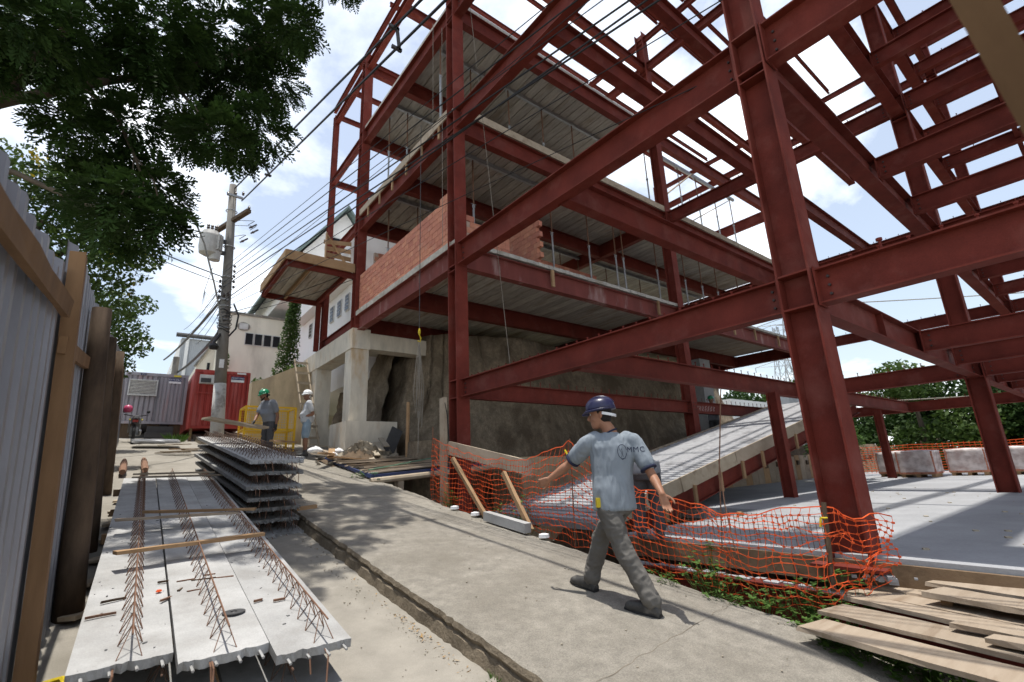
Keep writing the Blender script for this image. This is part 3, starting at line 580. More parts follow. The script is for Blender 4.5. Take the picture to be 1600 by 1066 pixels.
# ------------------------------------------------------------------ plank platform over the pit
pf = thing('plank_platform', 'low platform of dusty planks edged with blue tarp bridging the pit edge', 'platform', (4.2, 10.2, -.1))
for i in range(11):
    y = 10.15 + i * .27; z = G(y) + .09 + (.02 if i % 3 else .04); mb = MB(); mb.rough((4.15 + random.uniform(-.12, .1), y, z), (7.8 + random.uniform(-.2, .2), y + random.uniform(-.05, .05), z + .25 - .02 * i), .25, .028, n=5); part('plank', mb, X['plank'], pf)
mb = MB()
for k in range(14): pass
for a, c in (((4.1, 10.0, G(10) + .07), (4.1, 13.2, G(13.2) + .07)), ((4.1, 10.0, G(10) + .07), (7.9, 10.02, G(10) + .32))): mb.rough(a, c, .04, .07, n=10, j=.012)
part('tarp_edge', mb, X['tarp'], pf)
mb = MB(); mb.tube([(4.0, 9.85, G(10) - .02), (6, 9.9, G(10) + .1), (8.0, 9.92, G(10) + .22)], .065, 8); part('log', mb, X['woodgrey'], pf)
for x, y in ((4.2, 10.4), (4.6, 9.85), (4.15, 12.2)): mb = MB(); mb.box(x, x + .14, y, y + .16, G(y) - .25, G(y) + .06); part('support_block', mb, X['woodgrey'], pf)
mb = MB(); p = []
for k in range(40): t = k / 39; p.append((4.15 + 3 * t + .06 * nz(k * .5, 1), 10.35 + .9 * t + .15 * nz(k * .4, 7), G(10.35 + .9 * t) + .16 + .24 * t))
mb.tube(p, .016, 5); q = [(4.15 + .25 * nz(k * .7, 3), 10.2 + .3 * nz(k * .6, 9) - .25, G(10) + .02 + (.12 if k < 4 else 0)) for k in range(22)]; mb.tube(q, .014, 5)
single('green_rope', mb, X['grope'], 'green rope lying in loops over the plank platform', 'rope')
# debris between the platform and the concrete portal
mb = MB()
for k in range(260):
    a, r = random.uniform(0, 6.28), abs(random.gauss(0, .5)); x, y = 5.0 + r * math.cos(a) * 1.0, 12.9 + r * math.sin(a) * .75; s = random.uniform(.02, .09)
    mb.ob((x, y, G(y) + max(0, .42 - .5 * r) + s * .4), V((random.uniform(-1, 1), random.uniform(-1, 1), random.uniform(-.5, .5))).normalized() * s * random.uniform(.8, 2.6), V((random.uniform(-1, 1), random.uniform(-1, 1), random.uniform(-.5, .5))).normalized() * s, V((0, 0, 1)) * s * .6)
struct('rubble', mb, X['rubble'], kind='stuff')
mb = MB(); rows = []
for i in range(13):
    rows.append([(5.0 + .11 * (i - 6) * 1.6, 12.9 + .1 * (k - 6) * 1.5, G(12.9 + .15 * (k - 6)) - .02 + .42 * math.exp(-((i - 6) ** 2 + (k - 6) ** 2) / 16) + .05 * nz(i, k, 3, .9)) for k in range(13)])
mb.grid(rows); struct('rubble_mound', mb, X['earth'], True)
BD = [((4.2, 14.2), (5.2, 12.3), 'wood', 'long light plank lying aslant in front of the concrete footing'), ((3.9, 13.6), (4.9, 12.6), 'woodgrey', 'grey plank lying across the debris heap'), ((4.0, 12.6), (4.9, 12.3), 'wood', 'plank lying nearest the pavement in the debris'), ((4.1, 14.6), (4.5, 13.0), 'plank', 'pale narrow board by the white sacks'), ((4.4, 13.6), (4.0, 12.4), 'wood', 'short board with its end up in the debris'),
      ((4.1, 14.8), (4.9, 14.2), 'woodgrey', 'grey board lying behind the man in the white helmet'), ((3.6, 11.9), (4.1, 12.6), 'wood', 'round edged board lying at the end of the platform')]
for i, (a, c, m, l) in enumerate(BD): plank('loose_plank', (*a, G(a[1]) + .12 + .04 * i), (*c, G(c[1]) + .07 + .03 * i), .16, .03, m, l)
for i in range(4):
    a = (5.0 + .16 * i, 12.2 + .08 * i, .35 + .12 * i); plank('curved_offcut', a, (a[0] + .2, a[1] + .9, a[2] + .28), .14, .03, 'rubble', 'split grey offcut leaning on the rubble heap', 'offcut', 'grey offcuts on the rubble heap')
for i, (x, y, s) in enumerate(((4.55, 13.5, .17), (4.0, 13.7, .2), (4.25, 13.0, .12))):
    mb = MB(); rows = []
    for a in range(9):
        t = a / 8; rows.append([(x + s * math.sin(t * 3.14) ** .6 * math.cos(b) * (1 + .25 * nz(b, t, i, 1.5)), y + s * math.sin(t * 3.14) ** .6 * math.sin(b) * .8, G(y) + .12 + s * 1.1 * (1 - t) + .03 * nz(b, t, 4)) for b in [6.283 * k / 12 for k in range(13)]])
    mb.grid(rows); single('white_sack', mb, X['bag'], ('white sack with a bulging top by the concrete footing', 'pointed white sack behind the man in the white helmet', 'small crumpled white bag on the planks')[i], 'sack', smooth=True)
mb = MB(); mb.bar((5.75, 13.1, .45), (6.15, 13.25, 1.25), .34, .05, up=(0, -1, .3)); single('slate_panel', mb, X['darkgrey'], 'dark panel leaning against the concrete footing', 'panel')
mb = MB(); mb.tube([(6.0, 12.3, .3), (6.02, 12.3, 1.9)], .05, 7); single('timber_stake', mb, X['wood'], 'round brown stake standing before the sprayed slope', 'stake')
# ------------------------------------------------------------------ slab stacks
def girder(x0, y0, y1, z, slope, h=.125, pitch=.17, w=.05, ax=None, m='rebar'):
    mb = MB(); n = int((y1 - y0) / pitch); f = lambda x, y, dz: (x + (ax or 0) * (y - y0), y, z + slope * (y - y0) + dz)
    mb.tube([f(x0, y0 - .05, h), f(x0, (y0 + y1) / 2, h + .004), f(x0, y1, h)], .0047, 5)
    for i in range(n):
        a = y0 + i * pitch
        for s in (-1, 1):
            mb.tube([f(x0 + s * w, a, .002), f(x0, a + pitch * .5, h), f(x0 + s * w, a + pitch, .002)], .0028, 4, False)
    return mb
def slab(label, x0, x1, y0, y1, z, slope, ax, group, t=.04, m='precast', tops=True, gird=None, nt=5):
    th = thing('precast_slab', label, 'concrete slab', (x0, y0, z), group); rows = []; mb = MB(); n = 22; NX = 18
    f = lambda x, y, dz: (x + ax * (y - y0), y, z + slope * (y - y0) + dz)
    jag = [random.uniform(-.004, .004) + (random.uniform(.008, .022) if random.random() < .2 else 0) for k in range(NX + 1)]
    top = []; bot = []
    for i in range(n + 1):
        y = y0 + (y1 - y0) * i / n; top.append([f(x0 + (x1 - x0) * k / NX, y + (jag[k] if i == 0 else 0), .0015 * nz(k * .4, y, 1, 3)) for k in range(NX + 1)]); bot.append([f(x0 + (x1 - x0) * k / NX, y + (jag[k] * 1.3 + random.uniform(-.006, .012) if i == 0 else 0), -t - (.004 * random.random())) for k in range(NX + 1)])
    mb.grid([r[::-1] for r in top]); mb.grid(bot)
    for side in (0, NX): g = [[r[side] for r in top], [r[side] for r in bot]]; mb.grid(g if side else g[::-1])
    mb.grid([top[0], bot[0]]); mb.grid([bot[-1], top[-1]])
    part('body', mb, X[m], th)
    gm = 'rebard' if m == 'precast_dark' or 'tall' in label else 'rebar'
    for gx in (gird or [(x0 + x1) / 2]): part('lattice_girder', girder(gx, y0 + .04, y1 - .05, z, slope, ax=ax), X[gm], th)
    mb = MB()
    for k in range(4): x = x0 + (x1 - x0) * (k + .5) / 4; mb.tube([f(x, y0 + .05, -t * .5), f(x + .01, y0 - random.uniform(.02, .07), -t * .5 - .01)], .007, 5)
    part('bar_ends', mb, X['precast'], th, kind='stuff')
    mb = MB()
    for k in range(2): x = x0 + (x1 - x0) * random.uniform(.2, .8); e = random.uniform(.05, .11); mb.tube([f(x, y0 + .05, -t * .4), f(x + .004, y0 - e * .5, -t * .5 - .01), f(x + random.uniform(-.02, .02), y0 - e, -t - e * .9)], .0045, 5)
    part('bent_bars', mb, X['rebar'], th, kind='stuff')
    return th
s1 = .135
for i, (a, c, y0, l) in enumerate(((-.09, .30, 3.10, 'long pale precast slab at the left of the near stack, beside the metal fence'), (.307, .69, 2.93, 'long pale precast slab in the middle of the near stack with a cutting disc on it'), (.697, 1.06, 2.80, 'long pale precast slab at the right of the near stack, on the driveway side'))):
    slab(l, a, c, y0, 9.7, G(y0) + .30 + (.012 if i == 1 else 0), s1, .016, 'top slabs of the near stack', gird=[(.13, .50, .93)[i]])
for i, (a, c, y0, l) in enumerate(((.02, .5, 3.05, 'lower grey precast slab under the left of the near stack'), (.52, 1.02, 2.78, 'lower grey precast slab sticking out under the right of the near stack'))):
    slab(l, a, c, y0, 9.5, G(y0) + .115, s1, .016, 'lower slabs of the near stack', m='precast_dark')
for i, y in enumerate((3.6, 6.2, 8.8)):
    for z, l in ((.20, 'upper'), (-.06, 'lower')): plank('spacer_timber', (-.08, y, G(y) + z + .0), (1.12, y, G(y) + z + .0), .08, .09, 'wood', '%s timber bearer under the %s of the near slab stack' % (l, ('front', 'middle', 'back')[i]), 'bearer')
s2 = .143
names = ('topmost', 'second', 'third', 'fourth', 'fifth', 'sixth', 'lowest')
for k in range(7):
    z = .235 - .158 * k; dx = (0, .03, -.02, .02, .05, .06, .09)[k]; y0 = 7.05 + (0, .1, -.05, .05, .2, .25, .1)[k]; zb = z + s2 * (y0 - 7.05)
    for j in range(2):
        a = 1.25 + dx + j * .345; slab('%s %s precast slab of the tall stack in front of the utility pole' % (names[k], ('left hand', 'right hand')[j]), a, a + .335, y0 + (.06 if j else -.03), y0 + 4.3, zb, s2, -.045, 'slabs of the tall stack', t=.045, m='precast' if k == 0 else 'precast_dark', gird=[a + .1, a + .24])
slab('pale precast slab lying across the back of the tall stack', 2.0, 2.35, 8.6, 12.4, .33, .06, -.05, 'slabs of the tall stack', gird=[2.17])
for i, (y, z) in enumerate(((7.5, -.83), (9.6, -.50))): plank('bearer', (1.2, y, z), (2.25, y, z), .1, .08, 'wood', ('timber bearer on the driveway under the near end of the tall stack', 'timber bearer on the driveway under the far end of the tall stack')[i], 'bearer')
plank('offcut', (1.95, 7.35, -.42), (2.2, 7.3, -.40), .09, .05, 'wood', 'short timber offcut poking out of the tall slab stack', 'offcut')
# planks on the stacks
zt = lambda y, d=0: G(2.93) + .30 + s1 * (y - 2.93) + .125 + d
plank('loose_plank', (.02, 4.62, zt(4.62)), (1.0, 4.72, zt(4.72)), .10, .024, 'wood', 'light sawn plank lying nearest the camera across the slab girders', n=7)
plank('loose_plank', (0.0, 5.80, zt(5.80)), (.95, 5.72, zt(5.72)), .08, .024, 'plank', 'grey plank lying across the middle of the slab girders')
plank('loose_plank', (.2, 5.95, zt(5.95, .026)), (1.1, 5.66, zt(5.66, .03)), .06, .024, 'wood', 'narrow brown plank resting on the grey plank')
plank('loose_plank', (.1, 8.75, zt(8.75)), (1.2, 8.65, zt(8.65)), .07, .024, 'plank', 'pale plank lying across the far end of the slab girders')
plank('loose_plank', (.12, 9.1, zt(9.1)), (1.12, 9.05, zt(9.05)), .06, .024, 'woodgrey', 'dark plank lying behind the pale one at the far end of the slabs')
plank('loose_plank', (.98, 9.6, 1.03), (2.0, 10.1, .93), .22, .04, 'woodgrey', 'dark wide plank lying on top of the tall slab stack')
plank('loose_plank', (1.9, 9.0, .62), (2.9, 11.4, .75), .07, .03, 'wood', 'thin plank held by the man in the green helmet')
# litter and tools on the near slabs
mb = MB(); c = V((.60, 3.42, G(2.93) + .312 + s1 * .49 + .002)); mb.lathe(c, [(.018, 0), (.058, 0), (.06, .004), (.058, .007), (.018, .007), (.018, 0)], 24, caps=False); single('cutting_disc', mb, X['darkgrey'], 'worn dark cutting disc lying on the middle slab', 'disc')
for i, (x, y, a, L) in enumerate(((.05, 3.98, .3, .12), (.0, 3.75, .1, .13), (.3, 3.85, .9, .09), (.38, 3.98, 1.2, .07), (.42, 4.15, .05, .1), (.45, 3.92, .15, .08), (.52, 4.12, -.1, .14), (.56, 4.2, .0, .07), (.64, 4.1, -.2, .11), (.3, 4.2, 0, .06), (.75, 3.55, .3, .05), (.86, 3.5, 0, .07))):
    z = G(2.93) + .30 + s1 * (y - 2.93) + .012; mb = MB(); d = V((math.cos(a), math.sin(a), 0)) * L / 2; mb.rough(V((x, y, z)) - d, V((x, y, z)) + d, .014, .012, n=2, j=.002); single('wood_offcut', mb, X['wooddark'] if i % 3 == 0 else X['rebar'], 'small brown stick of offcut lying on the pale slabs', 'offcut', 'brown offcuts strewn on the near slabs')
mb = MB()
for i in range(240):
    x, y = random.uniform(-.05, 1.05), random.uniform(3.05, 7); s = random.choice((.0015, .002, .003, .004, .007)); z = G(2.93) + .30 + s1 * (y - 2.93) + .003
    mb.ob((x, y, z), V((random.uniform(.5, 1.5) * s, random.uniform(-1, 1) * s, 0)), V((random.uniform(-.6, .6) * s, random.uniform(.5, 1) * s, 0)), (0, 0, s * .35))
struct('concrete_crumbs', mb, X['precast_dark'], kind='stuff')
mb = MB(); mb.lathe((.27, 4.02, zt(4.02) - .12), [(.006, 0), (.018, .004), (.012, .014)], 7); single('plastic_scrap', mb, X['net'], 'tiny orange plastic scrap on the left slab', 'scrap')
# ------------------------------------------------------------------ metal fence on the left
fe = thing('metal_fence', 'tall fence of grey corrugated metal sheets on timber posts along the left', 'fence', (-.32, 4, -1.1))
LEAN = -.05
def sheet(y0, w, top):
    rows = []; n = int(w / .05); prof = [0, 0, .042, .042]
    for k in range(5):
        r = []
        for i in range(n + 1):
            y = y0 + w * i / n; b = G(y) - RD - .03; t = top(y); z = b + (t - b) * k / 4; r.append((-.33 + LEAN * (z - b) + prof[i % 4] + .006 * nz(y0, z, 2, 1.5), y, z))
        rows.append(r)
    mb = MB(); mb.grid(rows); mb.grid([[(p[0] - .003, p[1], p[2]) for p in r][::-1] for r in rows]); part('sheet', mb, X['galv'], fe)
y = -.6
while y < 3.5:
    st = random.uniform(-.02, .02); b0 = G(y + .3) - RD; sheet(y, .56, lambda yy, b=b0, s=st: b + 2.42 + s); y += .565
while y < 23:
    st = random.uniform(-.05, .03); b0 = G(y + .4) - RD; sheet(y, .76, lambda yy, b=b0, s=st: b + 2.66 + s); y += .765
def rail(y0, y1, h):
    mb = MB(); mb.rough((-.36, y0, G(y0) - RD + h), (-.36, y1, G(y1) - RD + h), .035, .095, n=8, j=.006); part('rail', mb, X['post'], fe)
rail(.2, 3.5, 2.18); rail(3.56, 7.9, 1.98); rail(8, 14, 1.95); rail(.2, 3.5, .5); rail(3.56, 8, .5)
for y, h, w, k in ((3.6, 2.55, .13, 'post'), (6.6, 2.35, .09, 'post'), (9.6, 2.3, .1, 'post'), (12.5, 2.4, .1, 'post'), (15.5, 2.4, .1, 'post')):
    b = G(y) - RD; mb = MB(); mb.rough((-.235, y, b - .02), (-.235 + LEAN * h * 1.1, y + .06, b + h), w, .075, up=(1, 0, 0), n=6, j=.006); part('timber_post', mb, X[k], fe)
for y, h, r in ((5.35, 2.5, .085), (7.4, 2.45, .07), (11, 2.5, .08)):
    b = G(y) - RD; mb = MB(); mb.tube([(-.2 + LEAN * h * k / 6 + .012 * nz(k, y), y + .03 * nz(y, k, 3), b - .02 + h * k / 6) for k in range(7)], [r * (1.12 - .05 * k) for k in range(7)], 10); part('log_post', mb, X['wooddark'], fe, smooth=True)
mb = MB(); p = [(-.2 + .1 * math.cos(a), 3.6 + .09 * math.sin(a), -.95 + .01 * math.sin(3 * a)) for a in [6.283 * k / 12 for k in range(13)]]; mb.tube(p, .014, 6); mb.tube([(-.13, 3.55, -.95), (-.12, 3.5, -1.0), (-.14, 3.46, -1.12)], .012, 6); single('yellow_tape', mb, X['yelrope'], 'yellow tape knotted round the nearest fence post', 'tape')
# litter on the strip beside the fence
for i in range(7):
    y = 5.2 + .8 * i; plank('ground_board', (-.2 + .03 * i, y, G(y) - RD + .05), (.02, y + .35, G(y) - RD + .06), .12, .03, 'woodgrey', 'grey board lying on the ground between the fence and the near slabs', 'board', 'boards on the ground beside the fence')
for i, (x, y) in enumerate(((-.02, 12.8), (.35, 13.0))):
    mb = MB(); mb.tube([(x + .03 * nz(k, i), y + .42 * k, G(y + .42 * k) - RD + .12 + .02 * nz(k, 3, i)) for k in range(6)], [.055, .07, .06, .07, .06, .045], 9); t = single('brown_log', mb, X['barkstrip'], ('rough brown log lying against the fence beyond the near slabs', 'rough brown log lying just right of the other, beyond the near slabs')[i], 'log')
# white metal sheets and dark board on the driveway far off
for i in range(3): plank('metal_sheet', (.1, 19.6 + .3 * i, G(19.6) + .0 + .06 * i), (1.35, 19.4 + .3 * i, G(19.4) + .01 + .06 * i), .5, .02, 'foil', 'shiny white sheet of metal lying on the far driveway', 'metal sheet', 'white metal sheets on the driveway')
plank('dark_board', (.2, 20.7, G(20.7) - .1), (1.0, 20.7, G(20.7) - .1), .12, .06, 'darkgrey', 'dark board lying before the motorcycle', 'board')
for i in range(6):
    a = random.uniform(-.6, .6); x, y = 1.35 + random.uniform(-.3, .35), 17.6 + random.uniform(-.5, .9); plank('scrap_board', (x - .4, y, G(y) - RD + .04 + .03 * i), (x + .4 * math.cos(a), y + .7 * math.sin(a) - .3, G(y) - RD + .05 + .03 * i), .1, .025, ('plank', 'wood', 'woodgrey')[i % 3], 'scrap board in the small heap behind the tall slab stack', 'board', 'scrap boards behind the tall slab stack')
# ------------------------------------------------------------------ orange safety net
def lerp_path(P, t):
    L = [0]
    for a, c in zip(P, P[1:]): L.append(L[-1] + (V(c) - V(a)).length)
    s = t * L[-1]
    for i in range(len(P) - 1):
        if s <= L[i + 1] or i == len(P) - 2: return V(P[i]).lerp(V(P[i + 1]), (s - L[i]) / max(1e-6, L[i + 1] - L[i]))
TOP = [(4.5, 8.13, .59), (4.5, 7.17, .32), (4.5, 6.33, .15), (4.5, 5.46, .1), (4.5, 4.78, .24), (4.5, 4.53, .32), (4.5, 4.12, .03), (4.5, 3.5, -.28), (4.53, 2.94, -.44), (4.54, 2.58, -.47), (4.57, 2.18, -.47), (4.6, 1.74, -.43), (4.72, 1.6, -.5), (4.86, 1.50, -.50), (4.99, 1.41, -.53)]
BOT = [(4.45, 8.04, -.55), (4.46, 6.74, -.65), (4.46, 5.76, -.75), (4.46, 5.09, -.87), (4.47, 4.51, -.95), (4.47, 4.01, -1.0), (4.48, 3.26, -1.1), (4.48, 2.9, -1.13), (4.49, 2.24, -1.2), (4.5, 1.8, -1.2), (4.6, 1.67, -1.12), (4.93, 1.43, -.98)]
nt_ = thing('safety_net', 'sagging orange plastic safety net strung along the edge of the pavement', 'safety net', (4.5, 4.5, -.9))
NC, NR = 104, 13; P = []
for i in range(NC + 1):
    t = i / NC; a, c = lerp_path(TOP, t), lerp_path(BOT, t); col = []
    for k in range(NR + 1):
        s = k / NR; cr = 1.0 + 2.2 * max(0, (t - .62)) ; q = a.lerp(c, s ** (1.15 if t > .6 else .9)); sag = math.sin(s * 3.14)
        q += V((-.10 * sag * (.5 + .5 * math.sin(t * 31)) + .05 * cr * nz(i, k, 1, .33), .045 * cr * nz(i, k, 7, .35), .045 * cr * nz(i, k, 13, .35))); col.append(q)
    P.append(col)
mb = MB()
def strand(a, c, w):
    mb.tube([a, c], w, 3, False)
for i in range(NC + 1):
    for k in range(NR + 1):
        if i < NC: strand(P[i][k], P[i + 1][k], .0034 if k else .006)
        if k < NR: strand(P[i][k], P[i][k + 1], .0024)
        if (i + k) % 1 == 0 and 0 < k < NR: mb.ob(P[i][k], (.002, 0, 0), (0, .011, .002), (0, -.002, .008))
part('mesh', mb, X['net'], nt_, kind='stuff')
for p, q, r in (((4.5, 8.13, -.7), (4.5, 8.15, .82), .012), ((4.47, 4.53, -1.05), (4.5, 4.53, .34), .009), ((4.56, 1.76, -1.05), (4.62, 1.73, -.38), .02)):
    mb = MB(); mb.tube([p, q], r, 6); part('net_post', mb, X['rebar'] if r < .015 else X['wooddark'], nt_)
for p, q, l in (((5.05, 2.95, -.95), (5.1, 2.72, .75), 'bent rusty bar rising from the slab edge'), ((5.05, 2.8, -.95), (5.25, 2.95, .0), 'shorter rusty bar leaning beside the bent one at the slab edge')):
    mb = MB(); mb.tube([p, V(p).lerp(V(q), .5) + V((.01, .03, 0)), q], .007, 5); single('steel_bar', mb, X['rebar'], l, 'steel bar')
mb = MB(); mb.tube([(4.6 + .02 * math.cos(a), 1.74 + .02 * math.sin(a), -.5) for a in [6.283 * k / 8 for k in range(9)]], .008, 5); mb.tube([(4.58, 1.76, -.5), (4.57, 1.77, -.57)], .01, 5); single('yellow_tie', mb, X['yelrope'], 'yellow tie holding the net to its wooden stake', 'tie')
mb = MB(); mb.tube([(4.42, 4.55 - .02 * k, .2 - .03 * k) for k in range(4)], .012, 5); single('yellow_tie', mb, X['yelrope'], 'yellow tie near the raised peak of the orange net', 'tie')
f2 = thing('safety_net', 'far orange net fencing the back of the white slab behind the brick pallets', 'safety net', (25.5, 0, -.85)); mb = MB()
for i in range(110):
    y = 9 - i * .16; mb.tube([(25.5, y, -.85), (25.5 + .1 * nz(i, 2), y, .25 + .12 * nz(i, 1, 0, .2))], .012, 3, False)
for k in range(12):
    mb.tube([(25.5 + .05 * nz(i, k), 9 - i * .8, -.85 + k * .1 + .06 * nz(i, 1, 0, .6) * k / 11) for i in range(22)], .012, 3, False)
part('mesh', mb, X['net'], f2, kind='stuff')
for y in (8.5, 5.5, 2.5, -.5, -3.5): mb = MB(); mb.tube([(25.55, y, -.85), (25.55, y, .4)], .03, 6); part('net_post', mb, X['wooddark'], f2)
# ------------------------------------------------------------------ planks at the lower right
PL = [((4.02, 1.74, -1.17), (3.62, .35, -1.13), .30, .03, 'long pale plank lying nearest the pavement at the lower right'),
      ((4.35, 1.72, -1.13), (3.98, .45, -1.09), .30, .03, 'second wide pale plank from the pavement with a grey smear'),
      ((4.72, 1.72, -1.10), (4.15, .2, -1.065), .2, .03, 'narrow plank laid along the edge of the wide smeared one'),
      ((4.95, 1.70, -1.10), (4.50, .3, -1.06), .34, .03, 'warm coloured plank in the middle of the plank heap'),
      ((5.12, 1.60, -1.08), (4.85, .9, -1.06), .2, .03, 'short warm plank beside the base of the near column'),
      ((4.78, 1.18, -1.00), (4.42, .1, -.97), .26, .035, 'raised plank with a dark gap under its edge'),
      ((5.10, 1.22, -.99), (4.75, .1, -.96), .26, .03, 'raised plank second from the top of the heap'),
      ((5.33, .98, -.90), (5.08, .0, -.88), .24, .03, 'topmost plank of the heap beside the white slab'),
      ((4.22, .98, -1.055), (4.05, .3, -1.03), .10, .03, 'short narrow board lying on top of the smeared plank'),
      ((4.02, .78, -1.05), (3.9, .2, -1.03), .12, .03, 'shorter stepped board at the picture edge'),
      ((3.86, .45, -1.045), (3.7, .1, -1.03), .18, .03, 'board end in the lower right corner of the heap')]
for p, q, w, h, l in PL: plank('loose_plank', p, q, w, h, 'plank', l, group='planks at the lower right', n=7)
for i, (p, q) in enumerate((((4.72, 1.1, -1.05), (5.3, 1.15, -1.05)), ((4.45, .62, -1.04), (5.0, .66, -1.04)))): mb = MB(); mb.tube([p, q], .035, 8); single('round_bearer', mb, X['wood'], ('round wooden bearer under the raised planks, left end', 'round wooden bearer under the raised planks, right end')[i], 'bearer')
mb = MB()
for i in range(40): x, y = 5.0 + random.gauss(0, .07), 1.55 + random.gauss(0, .07); s = random.uniform(.01, .03); mb.ob((x, y, -1.0 + random.uniform(0, .03)), (s, s * .4, 0), (-s * .3, s, 0), (0, 0, s * .7))
struct('cement_lumps', mb, X['white_slab'], kind='stuff')
# rough timber held out just right of the lens, standing on the pavement edge
plank('timber_strut', (2.27, -.25, -1.5), (.68, .065, 1.24), .045, .05, 'post', 'blurred timber strut slanting across the top right corner close to the camera', 'strut', up=(1, 0, .5), n=8)
# ------------------------------------------------------------------ lettering
def letters(name, txt, size, org, right, up, m, par, ext=.002, kind=None):
    cu = bpy.data.curves.new(name, 'FONT'); cu.body = txt; cu.size = size; cu.extrude = ext; cu.align_x = 'CENTER'; cu.align_y = 'CENTER'; cu.resolution_u = 3
    ob = bpy.data.objects.new(name, cu); COL.objects.link(ob); dg = bpy.context.evaluated_depsgraph_get(); dg.update(); me = bpy.data.meshes.new_from_object(ob.evaluated_get(dg)); bpy.data.objects.remove(ob)
    r, u = V(right).normalized(), V(up).normalized(); n = r.cross(u); mw = Matrix((r, u, n)).transposed().to_4x4(); mw.translation = V(org) - wloc(par); me.transform(mw); me.materials.clear(); me.materials.append(m)
    o = bpy.data.objects.new(name, me); COL.objects.link(o); o.parent = par
    return o
# ------------------------------------------------------------------ containers
def corrugated(x0, x1, z0, z1, y, n, dep=.03):
    r0 = []
    for i in range(n):
        a = x0 + (x1 - x0) * i / n; w = (x1 - x0) / n; r0 += [(a, y), (a + w * .6, y), (a + w * .68, y + dep), (a + w * .92, y + dep)]
    r0.append((x1, y)); mb = MB(); mb.grid([[(x, yy, z0) for x, yy in r0], [(x, yy, z1) for x, yy in r0]]); return mb
def container(x0, x1, y, z0, z1, m, label, cat='container', L=5.8):
    t = thing('shipping_container', label, cat, ((x0 + x1) / 2, y, z0)); mb = MB(); mb.box(x0 + .03, x1 - .03, y + .06, y + L, z0 + .05, z1 - .02); part('body', mb, m, t)
    mb = MB()
    for a in (x0, x1 - .09): mb.box(a, a + .09, y, y + .1, z0, z1)
    mb.box(x0 + .09, x1 - .09, y + .002, y + .1, z1 - .12, z1 - .001); mb.box(x0 + .09, x1 - .09, y + .002, y + .1, z0 + .001, z0 + .1); part('corner_frame', mb, m, t)
    return t
g0 = G(24) - RD
cg = container(-.42, 1.66, 24, 2.3, 4.34, X['cgrey'], 'grey corrugated site container with a louvre and a door, behind the motorcycle')
part('wall', corrugated(-.33, .66, 2.4, 4.22, 24.03, 6), X['cgrey'], cg)
dr = part('door', corrugated(.72, 1.52, 2.4, 4.2, 24.0, 6), X['cgrey'], cg); mb = MB(); mb.tube([(.76, 23.98, 3.2), (.76, 23.95, 3.3), (.76, 23.98, 3.4)], .012, 5); part('handle', mb, X['galvm'], dr)
mb = MB(); mb.box(-.25, .62, 23.97, 24.02, 3.42, 4.03); lo = part('louvre', mb, X['darkgrey'], cg)
for i in range(10): mb = MB(); mb.ob((.185, 23.965, 3.46 + i * .058), (.42, 0, 0), (0, .012, -.018), (0, .003, .004)); part('slat', mb, X['frame'], lo)
mb = MB(); [mb.box(a, b, 23.94, 23.968, c, d) for a, b, c, d in ((-.28, -.24, 3.40, 4.05), (.61, .65, 3.40, 4.05), (-.24, .61, 4.01, 4.05), (-.24, .61, 3.40, 3.44))]; part('frame', mb, X['frame'], lo)
mb = MB(); mb.box(1.0, 1.42, 23.975, 23.985, 4.05, 4.17); sg = part('sign', mb, X['signblue'], cg); letters('lettering', 'BANHEIRO', .085, (1.21, 23.972, 4.11), (1, 0, 0), (0, 0, 1), X['signwhite'], sg)
mb = MB(); mb.box(1.0, 1.42, 23.975, 23.985, 3.96, 4.048); part('sign_lower', mb, X['signwhite'], cg)
mb = MB(); mb.box(.05, .22, 23.975, 23.985, 4.24, 4.32); sg = part('sign', mb, X['signblue'], cg); letters('lettering', '204', .07, (.135, 23.972, 4.28), (1, 0, 0), (0, 0, 1), X['signwhite'], sg)
mb = MB(); mb.box(1.15, 1.4, 23.985, 23.995, 4.24, 4.31); part('sign', mb, X['signyel'], cg)
for x in (-.4, .5, 1.2): mb = MB(); mb.box(x, x + .4, 24.1, 24.6, g0, 2.3); part('support_block', mb, X['wooddark'], cg)
mb = MB(); mb.box(.45, 1.35, 23.7, 23.98, g0, g0 + .22); mb.box(.5, 1.35, 23.78, 23.98, g0 + .22, g0 + .45); single('timber_steps', mb, X['darkgrey'], 'dark wooden steps below the door of the grey container', 'steps')
cr = container(1.74, 3.72, 22.5, 2.02, 4.36, X['cred'], 'red corrugated site office container half hidden by the utility pole')
part('wall', corrugated(1.83, 2.66, 2.12, 4.24, 22.53, 4), X['cred'], cr); part('door', corrugated(2.78, 3.6, 2.12, 4.22, 22.5, 6), X['cred'], cr)
mb = MB(); mb.bar((1.83, 22.5, 3.42), (2.7, 22.5, 3.42), .03, .05); part('rail', mb, X['cred'], cr)
ac = part('air_conditioner', MB().box(1.92, 2.42, 22.3, 22.6, 3.78, 4.12), X['frame'], cr); mb = MB(); mb.box(1.95, 2.3, 22.285, 22.305, 3.81, 3.98); part('grille', mb, X['darkgrey'], ac)
mb = MB(); mb.box(3.02, 3.5, 22.475, 22.485, 4.02, 4.15); sg = part('sign', mb, X['signblue'], cr); letters('lettering', 'ESCRITÓRIO', .085, (3.26, 22.472, 4.085), (1, 0, 0), (0, 0, 1), X['signwhite'], sg)
mb = MB(); mb.box(3.02, 3.5, 22.475, 22.485, 3.92, 4.018); part('sign_lower', mb, X['signwhite'], cr)
mb = MB(); mb.box(3.22, 3.55, 22.485, 22.495, 4.26, 4.33); part('sign', mb, X['signwhite'], cr)
for x in (1.85, 2.7, 3.5): mb = MB(); mb.bar((x, 22.6, 1.4), (x, 22.6, 2.02), .08, .08, up=(0, 1, 0)); part('support_leg', mb, X['wood'], cr)
